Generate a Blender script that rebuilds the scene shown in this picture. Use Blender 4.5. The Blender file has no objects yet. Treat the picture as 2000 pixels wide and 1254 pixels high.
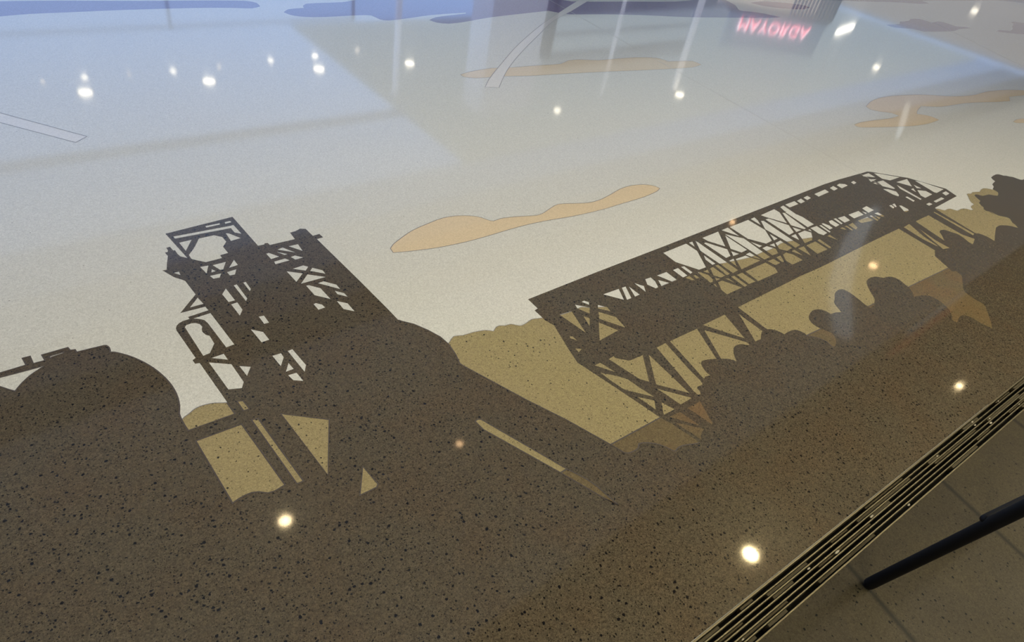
import bpy, bmesh, math, random
from mathutils import Vector, Matrix
from mathutils.geometry import delaunay_2d_cdt

# ------------------------------------------------------------------ camera, sky, exposure
SC = bpy.context.scene
CAM_R=(0.775764, -0.610281, 0.160456)
CAM_U=(0.3019, 0.582239, 0.754887)
CAM_F=(0.554117, 0.537173, -0.635924)
LEGDIR=(-0.0116, -0.063, 0.3434)

cam_data = bpy.data.cameras.new('camera'); cam = bpy.data.objects.new('camera', cam_data)
SC.collection.objects.link(cam)
cam_data.sensor_width = 36.0; cam_data.lens = 22.5; cam_data.clip_start = 0.02; cam_data.clip_end = 300
_r, _u, _f = Vector(CAM_R), Vector(CAM_U), Vector(CAM_F)
M = Matrix((( _r.x, _u.x, -_f.x), (_r.y, _u.y, -_f.y), (_r.z, _u.z, -_f.z)))
cam.matrix_world = Matrix.Translation((0, 0, 1.6)) @ M.to_4x4()
SC.camera = cam

SKY_RGB = (0.37, 0.57, 1.0); SKY_POWER = 1.75
w = bpy.data.worlds.new('sky'); SC.world = w; w.use_nodes = True
bg = w.node_tree.nodes['Background']
bg.inputs[0].default_value = (*SKY_RGB, 1); bg.inputs[1].default_value = SKY_POWER

SC.view_settings.view_transform = 'Standard'; SC.view_settings.look = 'None'
SC.view_settings.gamma = 1.0; SC.view_settings.exposure = 0.0
try: SC.view_settings.use_curve_mapping = False
except Exception: pass

WARM = (1.0, 0.89, 0.66)
FILL_SPOT, FILL_PANEL = 150, 42.0  # strengths of the added fill lamps outside the view

# ------------------------------------------------------------------ helpers
def link(o, parent=None):
    SC.collection.objects.link(o)
    if parent is not None: o.parent = parent
    return o
def tag(o, label, cat, group=None):
    o['label'] = label; o['category'] = cat
    if group: o['group'] = group
    return o
def empty(name, loc=(0, 0, 0), rz=0.0):
    o = bpy.data.objects.new(name, None); o.location = loc; o.rotation_euler = (0, 0, rz)
    o.empty_display_size = .1
    return link(o)
def obj(name, bm, mat, parent=None, smooth=False):
    bmesh.ops.recalc_face_normals(bm, faces=bm.faces)
    me = bpy.data.meshes.new(name); bm.to_mesh(me); bm.free()
    me.materials.append(mat)
    if smooth:
        for p in me.polygons: p.use_smooth = True
    return link(bpy.data.objects.new(name, me), parent)
def struct(o):
    o['kind'] = 'structure'; return o
def add_box(bm, a, b, bevel=0.0):
    r = bmesh.ops.create_cube(bm, size=1.0)
    vs = r['verts']
    c = [(a[i]+b[i])/2 for i in range(3)]; s = [abs(b[i]-a[i]) for i in range(3)]
    for v in vs: v.co = Vector((c[0]+v.co.x*s[0], c[1]+v.co.y*s[1], c[2]+v.co.z*s[2]))
    if bevel:
        es = list({e for v in vs for e in v.link_edges})
        bmesh.ops.bevel(bm, geom=es, offset=bevel, segments=2, affect='EDGES', profile=.5)
    return bm
def box(a, b, bevel=0.0):
    return add_box(bmesh.new(), a, b, bevel)
def add_tube(bm, pts, r, seg=20, cap='flat', taper=None):
    """round tube along a polyline; cap 'round' closes both ends with a dome"""
    P = [Vector(p) for p in pts]; rad = [r]*len(P) if taper is None else list(taper)
    if cap == 'round':
        d0 = (P[0]-P[1]).normalized(); d1 = (P[-1]-P[-2]).normalized()
        pre = [(P[0]+d0*rad[0]*math.sin(t), rad[0]*math.cos(t)) for t in (1.45, 1.1, .75, .38)]
        post = [(P[-1]+d1*rad[-1]*math.sin(t), rad[-1]*math.cos(t)) for t in (.38, .75, 1.1, 1.45)]
        P = [p for p, _ in pre]+P+[p for p, _ in post]; rad = [q for _, q in pre]+rad+[q for _, q in post]
    rings = []; n = len(P); up = None
    for i in range(n):
        t = (P[min(i+1, n-1)]-P[max(i-1, 0)]).normalized()
        if up is None:
            up = t.orthogonal().normalized()
        up = (up - t*up.dot(t)).normalized(); sd = t.cross(up)
        rings.append([bm.verts.new(P[i]+(up*math.cos(2*math.pi*k/seg)+sd*math.sin(2*math.pi*k/seg))*rad[i]) for k in range(seg)])
    for a, b in zip(rings, rings[1:]):
        for k in range(seg): bm.faces.new((a[k], a[(k+1) % seg], b[(k+1) % seg], b[k]))
    bm.faces.new(rings[0][::-1]); bm.faces.new(rings[-1])
    return bm
def tube(pts, r, **k): return add_tube(bmesh.new(), pts, r, **k)
def add_disc_ring(bm, c, r_in, r_out, z0, z1, seg=40):
    va = []
    for r, z in ((r_in, z0), (r_out, z0), (r_out, z1), (r_in, z1)):
        va.append([bm.verts.new((c[0]+r*math.cos(2*math.pi*k/seg), c[1]+r*math.sin(2*math.pi*k/seg), z)) for k in range(seg)])
    for i in range(4):
        a, b = va[i], va[(i+1) % 4]
        for k in range(seg): bm.faces.new((a[k], a[(k+1) % seg], b[(k+1) % seg], b[k]))
    return bm
def add_disc(bm, c, r, z0, z1, seg=40):
    a = [bm.verts.new((c[0]+r*math.cos(2*math.pi*k/seg), c[1]+r*math.sin(2*math.pi*k/seg), z0)) for k in range(seg)]
    b = [bm.verts.new((v.co.x, v.co.y, z1)) for v in a]
    bm.faces.new(a[::-1]); bm.faces.new(b)
    for k in range(seg): bm.faces.new((a[k], a[(k+1) % seg], b[(k+1) % seg], b[k]))
    return bm
def inside(p, loop):
    x, y = p; c = False; j = len(loop)-1
    for i in range(len(loop)):
        xi, yi = loop[i][0], loop[i][1]; xj, yj = loop[j][0], loop[j][1]
        if (yi > y) != (yj > y) and x < (xj-xi)*(y-yi)/(yj-yi)+xi: c = not c
        j = i
    return c
def triangulate(loops):
    vs, es = [], []
    for loop in loops:
        i0 = len(vs); n = len(loop); vs += [Vector((p[0], p[1])) for p in loop]
        es += [(i0+i, i0+(i+1) % n) for i in range(n)]
    V, E, F, *_ = delaunay_2d_cdt(vs, es, [], 0, 1e-6)
    return V, F
def slab(V, tris, z0, z1, gap=.00006):
    """solid slab with the given triangles as its top, a hairline short of its neighbours"""
    T = []
    for a, b, c in tris:
        if (V[b]-V[a]).cross(V[c]-V[a]) < 0: b, c = c, b
        T.append((a, b, c))
    at = {}
    for k, t in enumerate(T):
        for i in t: at.setdefault(i, []).append(k)
    corner = {}                                     # (triangle, vertex) -> fan of triangles joined by edges round that vertex
    for i, ks in at.items():
        left = set(ks); fan = 0
        while left:
            st_ = [left.pop()]
            while st_:
                k = st_.pop(); corner[k, i] = (i, fan)
                for q in list(left):
                    if len(set(T[q]) & set(T[k])) == 2: left.discard(q); st_.append(q)
            fan += 1
    edge = set()
    for k, t in enumerate(T):
        c = [corner[k, i] for i in t]
        edge.update(((c[0], c[1]), (c[1], c[2]), (c[2], c[0])))
    rim = [e for e in edge if (e[1], e[0]) not in edge]; push = {}
    for a, b in rim:
        d = (V[b[0]]-V[a[0]]).normalized()
        for i in (a, b): push.setdefault(i, []).append(Vector((-d.y, d.x)))
    bm = bmesh.new(); top, low = {}, {}
    for c in set(corner.values()):
        p = V[c[0]].copy(); ns = push.get(c)
        if ns:
            m = Vector((0, 0))
            for n_ in ns: m += n_
            if m.length > .05:
                m.normalize(); p += m*gap/max(.35, m.dot(ns[0]))
        top[c] = bm.verts.new((p.x, p.y, z1)); low[c] = bm.verts.new((p.x, p.y, z0))
    for k, t in enumerate(T):
        c = [corner[k, i] for i in t]
        bm.faces.new([top[q] for q in c]); bm.faces.new([low[q] for q in reversed(c)])
    for a, b in rim: bm.faces.new((top[b], top[a], low[a], low[b]))
    return bm
def plate(outer, holes, z0, z1):
    V, F = triangulate([outer]+list(holes)); keep = []
    for f in F:
        c = [sum(V[i][k] for i in f)/len(f) for k in (0, 1)]
        if inside(c, outer) and not any(inside(c, h) for h in holes): keep.append(f)
    return slab(V, keep, z0, z1)
def open_ribbon(bm, pts, wd, z0, z1):
    """thin metal divider strip standing on edge along an open or closed line"""
    P = [Vector(p) for p in pts]; closed = (P[0]-P[-1]).length < 1e-7
    if closed: P = P[:-1]
    n = len(P)
    if n < 2: return
    rows = []
    for i in range(n):
        a = P[i]-P[i-1] if (closed or i > 0) else P[1]-P[0]
        b = P[(i+1) % n]-P[i] if (closed or i < n-1) else a
        if a.length < 1e-9: a = b
        if b.length < 1e-9: b = a
        a = a.normalized(); b = b.normalized()
        na, nb = Vector((-a.y, a.x)), Vector((-b.y, b.x)); m = na+nb
        if m.length < .4: m = na.copy()
        m.normalize(); o = m*(wd/2/max(.6, m.dot(na)))
        rows.append([bm.verts.new((P[i].x+o.x, P[i].y+o.y, z0)), bm.verts.new((P[i].x+o.x, P[i].y+o.y, z1)),
                     bm.verts.new((P[i].x-o.x, P[i].y-o.y, z1)), bm.verts.new((P[i].x-o.x, P[i].y-o.y, z0))])
    for i in range(n if closed else n-1):
        a, b = rows[i], rows[(i+1) % n]
        for k in range(4): bm.faces.new((a[k], a[(k+1) % 4], b[(k+1) % 4], b[k]))
    if not closed:
        bm.faces.new(rows[0]); bm.faces.new(rows[-1][::-1])

# ------------------------------------------------------------------ materials
def new_mat(name):
    m = bpy.data.materials.new(name); m.use_nodes = True
    nt = m.node_tree; return m, nt, nt.nodes['Principled BSDF']
def plain(name, rgb, rough=.5, metal=0.0, spec=.5):
    m, nt, b = new_mat(name)
    b.inputs['Base Color'].default_value = (*rgb, 1); b.inputs['Roughness'].default_value = rough
    b.inputs['Metallic'].default_value = metal; b.inputs['Specular IOR Level'].default_value = spec
    return m
def glow(name, rgb, power):
    m, nt, b = new_mat(name)
    b.inputs['Base Color'].default_value = (*[min(c, .8) for c in rgb], 1)
    b.inputs['Emission Color'].default_value = (*rgb, 1); b.inputs['Emission Strength'].default_value = power
    return m
def noisy(name, c1, c2, scale, rough=.5, metal=0.0, detail=4):
    m, nt, b = new_mat(name); N = nt.nodes; L = nt.links
    g = N.new('ShaderNodeNewGeometry'); t = N.new('ShaderNodeTexNoise'); t.inputs['Scale'].default_value = scale
    t.inputs['Detail'].default_value = detail
    L.new(g.outputs['Position'], t.inputs['Vector'])
    r = N.new('ShaderNodeMix'); r.data_type = 'RGBA'
    L.new(t.outputs['Fac'], r.inputs[0]); r.inputs[6].default_value = (*c1, 1); r.inputs[7].default_value = (*c2, 1)
    L.new(r.outputs[2], b.inputs['Base Color']); b.inputs['Roughness'].default_value = rough; b.inputs['Metallic'].default_value = metal
    return m
def terrazzo(name, base, chips=(), grain=.18, patch=None, patch_amt=0.0, rough=.05, coat=.38, coat_rough=.27):
    """ground and polished terrazzo: fine grain, then layers of stone chips (scale, share of cells, radius min, radius max, rgb, strength)"""
    m, nt, b = new_mat(name); N = nt.nodes; L = nt.links
    geo = N.new('ShaderNodeNewGeometry')
    def math_(op, a, b_=None, clamp=False):
        n = N.new('ShaderNodeMath'); n.operation = op; n.use_clamp = clamp
        for i, x in enumerate((a, b_)):
            if x is None: continue
            if isinstance(x, (int, float)): n.inputs[i].default_value = x
            else: L.new(x, n.inputs[i])
        return n.outputs[0]
    def mix(fac, a, c):
        n = N.new('ShaderNodeMix'); n.data_type = 'RGBA'
        L.new(fac, n.inputs[0]) if not isinstance(fac, float) else setattr(n.inputs[0], 'default_value', fac)
        for i, x in ((6, a), (7, c)):
            if isinstance(x, tuple): n.inputs[i].default_value = (*x, 1)
            else: L.new(x, n.inputs[i])
        return n.outputs[2]
    # warped position makes the chips angular instead of round
    nz = N.new('ShaderNodeTexNoise'); nz.inputs['Scale'].default_value = 170; nz.inputs['Detail'].default_value = 1
    L.new(geo.outputs['Position'], nz.inputs['Vector'])
    sub = N.new('ShaderNodeVectorMath'); sub.operation = 'SUBTRACT'; L.new(nz.outputs['Color'], sub.inputs[0]); sub.inputs[1].default_value = (.5, .5, .5)
    sca = N.new('ShaderNodeVectorMath'); sca.operation = 'SCALE'; L.new(sub.outputs[0], sca.inputs[0]); sca.inputs['Scale'].default_value = .006
    add = N.new('ShaderNodeVectorMath'); add.operation = 'ADD'; L.new(geo.outputs['Position'], add.inputs[0]); L.new(sca.outputs[0], add.inputs[1])
    pos = add.outputs[0]
    col = base
    if patch:
        pn = N.new('ShaderNodeTexNoise'); pn.inputs['Scale'].default_value = 5.0; pn.inputs['Detail'].default_value = 3
        L.new(geo.outputs['Position'], pn.inputs['Vector'])
        ramp = math_('MULTIPLY', math_('SUBTRACT', pn.outputs['Fac'], .42), 3.2, True)
        col = mix(math_('MULTIPLY', ramp, patch_amt), col, patch)
    # fine grain
    for gs, ga in ((430, grain), (190, grain*.7)):
        v = N.new('ShaderNodeTexVoronoi'); v.inputs['Scale'].default_value = gs; L.new(geo.outputs['Position'], v.inputs['Vector'])
        sep = N.new('ShaderNodeSeparateColor'); L.new(v.outputs['Color'], sep.inputs[0])
        k = math_('ADD', math_('MULTIPLY', sep.outputs[0], 2*ga), 1-ga)
        mu = N.new('ShaderNodeVectorMath'); mu.operation = 'SCALE'
        if isinstance(col, tuple): mu.inputs[0].default_value = col
        else: L.new(col, mu.inputs[0])
        L.new(k, mu.inputs['Scale']); col = mu.outputs[0]
    for sc_, share, r0, r1, rgb, st in chips:
        v = N.new('ShaderNodeTexVoronoi'); v.inputs['Scale'].default_value = sc_; L.new(pos, v.inputs['Vector'])
        sep = N.new('ShaderNodeSeparateColor'); L.new(v.outputs['Color'], sep.inputs[0])
        on = math_('LESS_THAN', sep.outputs[0], share)
        rad = math_('ADD', math_('MULTIPLY', sep.outputs[1], r1-r0), r0)
        ins = math_('MULTIPLY', math_('SUBTRACT', rad, v.outputs['Distance']), 14.0, True)
        amt = math_('MULTIPLY', math_('MULTIPLY', on, ins), st)
        col = mix(amt, col, rgb)
    L.new(col, b.inputs['Base Color'])
    # polish: slightly uneven gloss with faint buffing haze
    rn = N.new('ShaderNodeTexNoise'); rn.inputs['Scale'].default_value = 3.0; L.new(geo.outputs['Position'], rn.inputs['Vector'])
    L.new(math_('ADD', math_('MULTIPLY', rn.outputs['Fac'], rough*.5), rough*.75), b.inputs['Roughness'])
    b.inputs['IOR'].default_value = 1.5; b.inputs['Specular IOR Level'].default_value = .42
    b.inputs['Coat Weight'].default_value = coat; b.inputs['Coat Roughness'].default_value = coat_rough
    return m

DARKCHIP = (.010, .010, .012)
M_SKY = terrazzo('pale terrazzo', (.665, .665, .62), [(240, .22, .2, .34, (.30, .29, .27), .55), (70, .025, .1, .2, (.09, .08, .07), .8)], grain=.10)
M_TAN = terrazzo('tan terrazzo', (.33, .27, .135), [(150, .30, .16, .34, (.09, .075, .035), .8), (62, .52, .11, .24, DARKCHIP, .95)], grain=.16)
M_BANK = terrazzo('ochre terrazzo', (.155, .118, .058), [(150, .32, .16, .34, (.045, .035, .02), .8), (60, .50, .11, .24, DARKCHIP, .95)], grain=.2, patch=(.19, .112, .05), patch_amt=.6)
M_BROWN = terrazzo('dark brown terrazzo', (.093, .076, .048), [(250, .42, .2, .42, (.022, .017, .010), .9), (120, .42, .17, .38, (.010, .009, .007), .95), (58, .60, .12, .30, (.005, .005, .006), 1.0), (14, .03, .016, .028, (.6, .58, .5), 1.0)], grain=.30, patch=(.102, .066, .034), patch_amt=.4)
M_PEACH = terrazzo('peach terrazzo', (.72, .59, .40), [(240, .16, .2, .3, (.42, .30, .16), .5)], grain=.07)
M_PURPLE = terrazzo('violet terrazzo', (.21, .165, .28), [(200, .25, .2, .34, (.09, .07, .15), .6)], grain=.14)
M_WHITE = terrazzo('white terrazzo', (.74, .72, .68), [(240, .12, .2, .3, (.5, .48, .45), .4)], grain=.06)
M_ZINC = plain('zinc strip', (.20, .19, .20), .35, .4)
M_ZINC2 = plain('dull zinc strip', (.090, .078, .074), .7, 0.0, .1)
M_JOINT = plain('pale joint strip', (.40, .39, .36), .3)
M_STEEL = noisy('brushed steel', (.22, .195, .125), (.34, .29, .185), 60, .4, 1.0)
M_SLOT = plain('black channel', (.010, .010, .011), .7)
M_DUST = noisy('brown lint', (.040, .033, .017), (.085, .070, .038), 140, .95)
M_GRIT = noisy('pale grit', (.35, .32, .24), (.5, .46, .36), 220, .9)
M_BLACK = plain('black powder coat', (.004, .004, .005), .6, 0.0, .25)
M_CEIL = plain('ceiling paint', (.78, .78, .78), .8)
M_SOFFIT = plain('brown soffit', (.16, .115, .07), .7)
M_WALL = plain('wall paint', (.60, .60, .60), .7)
M_FRAME = plain('white window frame', (.72, .73, .75), .45)
M_DARKFR = plain('grey steel', (.10, .11, .13), .5, .5)
M_POLE = glow('white column with added glow', (.86, .90, 1.0), .6)  # daylight on the columns put in as emission
M_TRIM = plain('lamp trim', (.8, .8, .78), .4)
M_FILL = glow('fill panel', WARM, FILL_PANEL)
M_LENS_HOT = glow('lit lamp lens', (1.0, .78, .40), 170)
M_LENS = glow('lit lamp lens far', (1.0, .90, .70), 16)
M_LENS_DIM = glow('small lit lamp lens', (1.0, .82, .60), 8)
M_LENS_PALE = glow('dim amber lamp lens', (1.0, .62, .32), 22)
M_LENS_MID = glow('warm lit lamp lens', (1.0, .76, .42), 75)

m_, nt_, b_ = new_mat('warm filter pane'); M_TINT = m_  # warm filter added to dull the blue sky mirrored at the east end
tr_ = nt_.nodes.new('ShaderNodeBsdfTransparent'); tr_.inputs[0].default_value = (.85, .66, .48, 1)
nt_.links.new(tr_.outputs[0], nt_.nodes['Material Output'].inputs[0])
# concrete-look tile floor with pale specks and dark joints
def tile_material():
    m = terrazzo('grey speckled tile', (.050, .041, .0225), [(140, .30, .14, .32, (.010, .010, .009), .95), (58, .52, .11, .27, (.003, .003, .003), 1.0)], grain=.2, rough=.5, coat=.05, coat_rough=.5,
                 patch=(.036, .030, .021), patch_amt=.5)
    nt = m.node_tree; N = nt.nodes; L = nt.links; b = N['Principled BSDF']
    src = b.inputs['Base Color'].links[0].from_socket
    geo = N.new('ShaderNodeNewGeometry')
    def dot(vec):
        n = N.new('ShaderNodeVectorMath'); n.operation = 'DOT_PRODUCT'; L.new(geo.outputs['Position'], n.inputs[0]); n.inputs[1].default_value = vec
        return n.outputs['Value']
    def mth(op, a, c):
        n = N.new('ShaderNodeMath'); n.operation = op
        for i, x in enumerate((a, c)):
            if isinstance(x, (int, float)): n.inputs[i].default_value = x
            else: L.new(x, n.inputs[i])
        return n.outputs[0]
    ux, uy = .9984, -.057; vx, vy = .057, .9984
    b.inputs['Specular IOR Level'].default_value = .12
    s = dot((ux-.165*vx, uy-.165*vy, 0)); v = dot((vx, vy, 0))
    def joint(c, off, period, half):
        q = mth('MODULO', mth('ADD', c, 100*period-off), period)
        d = mth('ABSOLUTE', mth('SUBTRACT', q, period/2), 0)
        n = N.new('ShaderNodeMapRange'); L.new(mth('SUBTRACT', period/2, d), n.inputs[0])
        n.inputs[1].default_value = half*.2; n.inputs[2].default_value = half*1.3; n.inputs[3].default_value = 1; n.inputs[4].default_value = 0
        return n.outputs[0]
    j = joint(s, 1.597, .62, .012)
    mx = N.new('ShaderNodeMix'); mx.data_type = 'RGBA'; L.new(mth('MULTIPLY', j, .85), mx.inputs[0]); L.new(src, mx.inputs[6]); mx.inputs[7].default_value = (.012, .012, .009, 1)
    L.new(mx.outputs[2], b.inputs['Base Color'])
    return m
M_TILE = tile_material()

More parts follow.
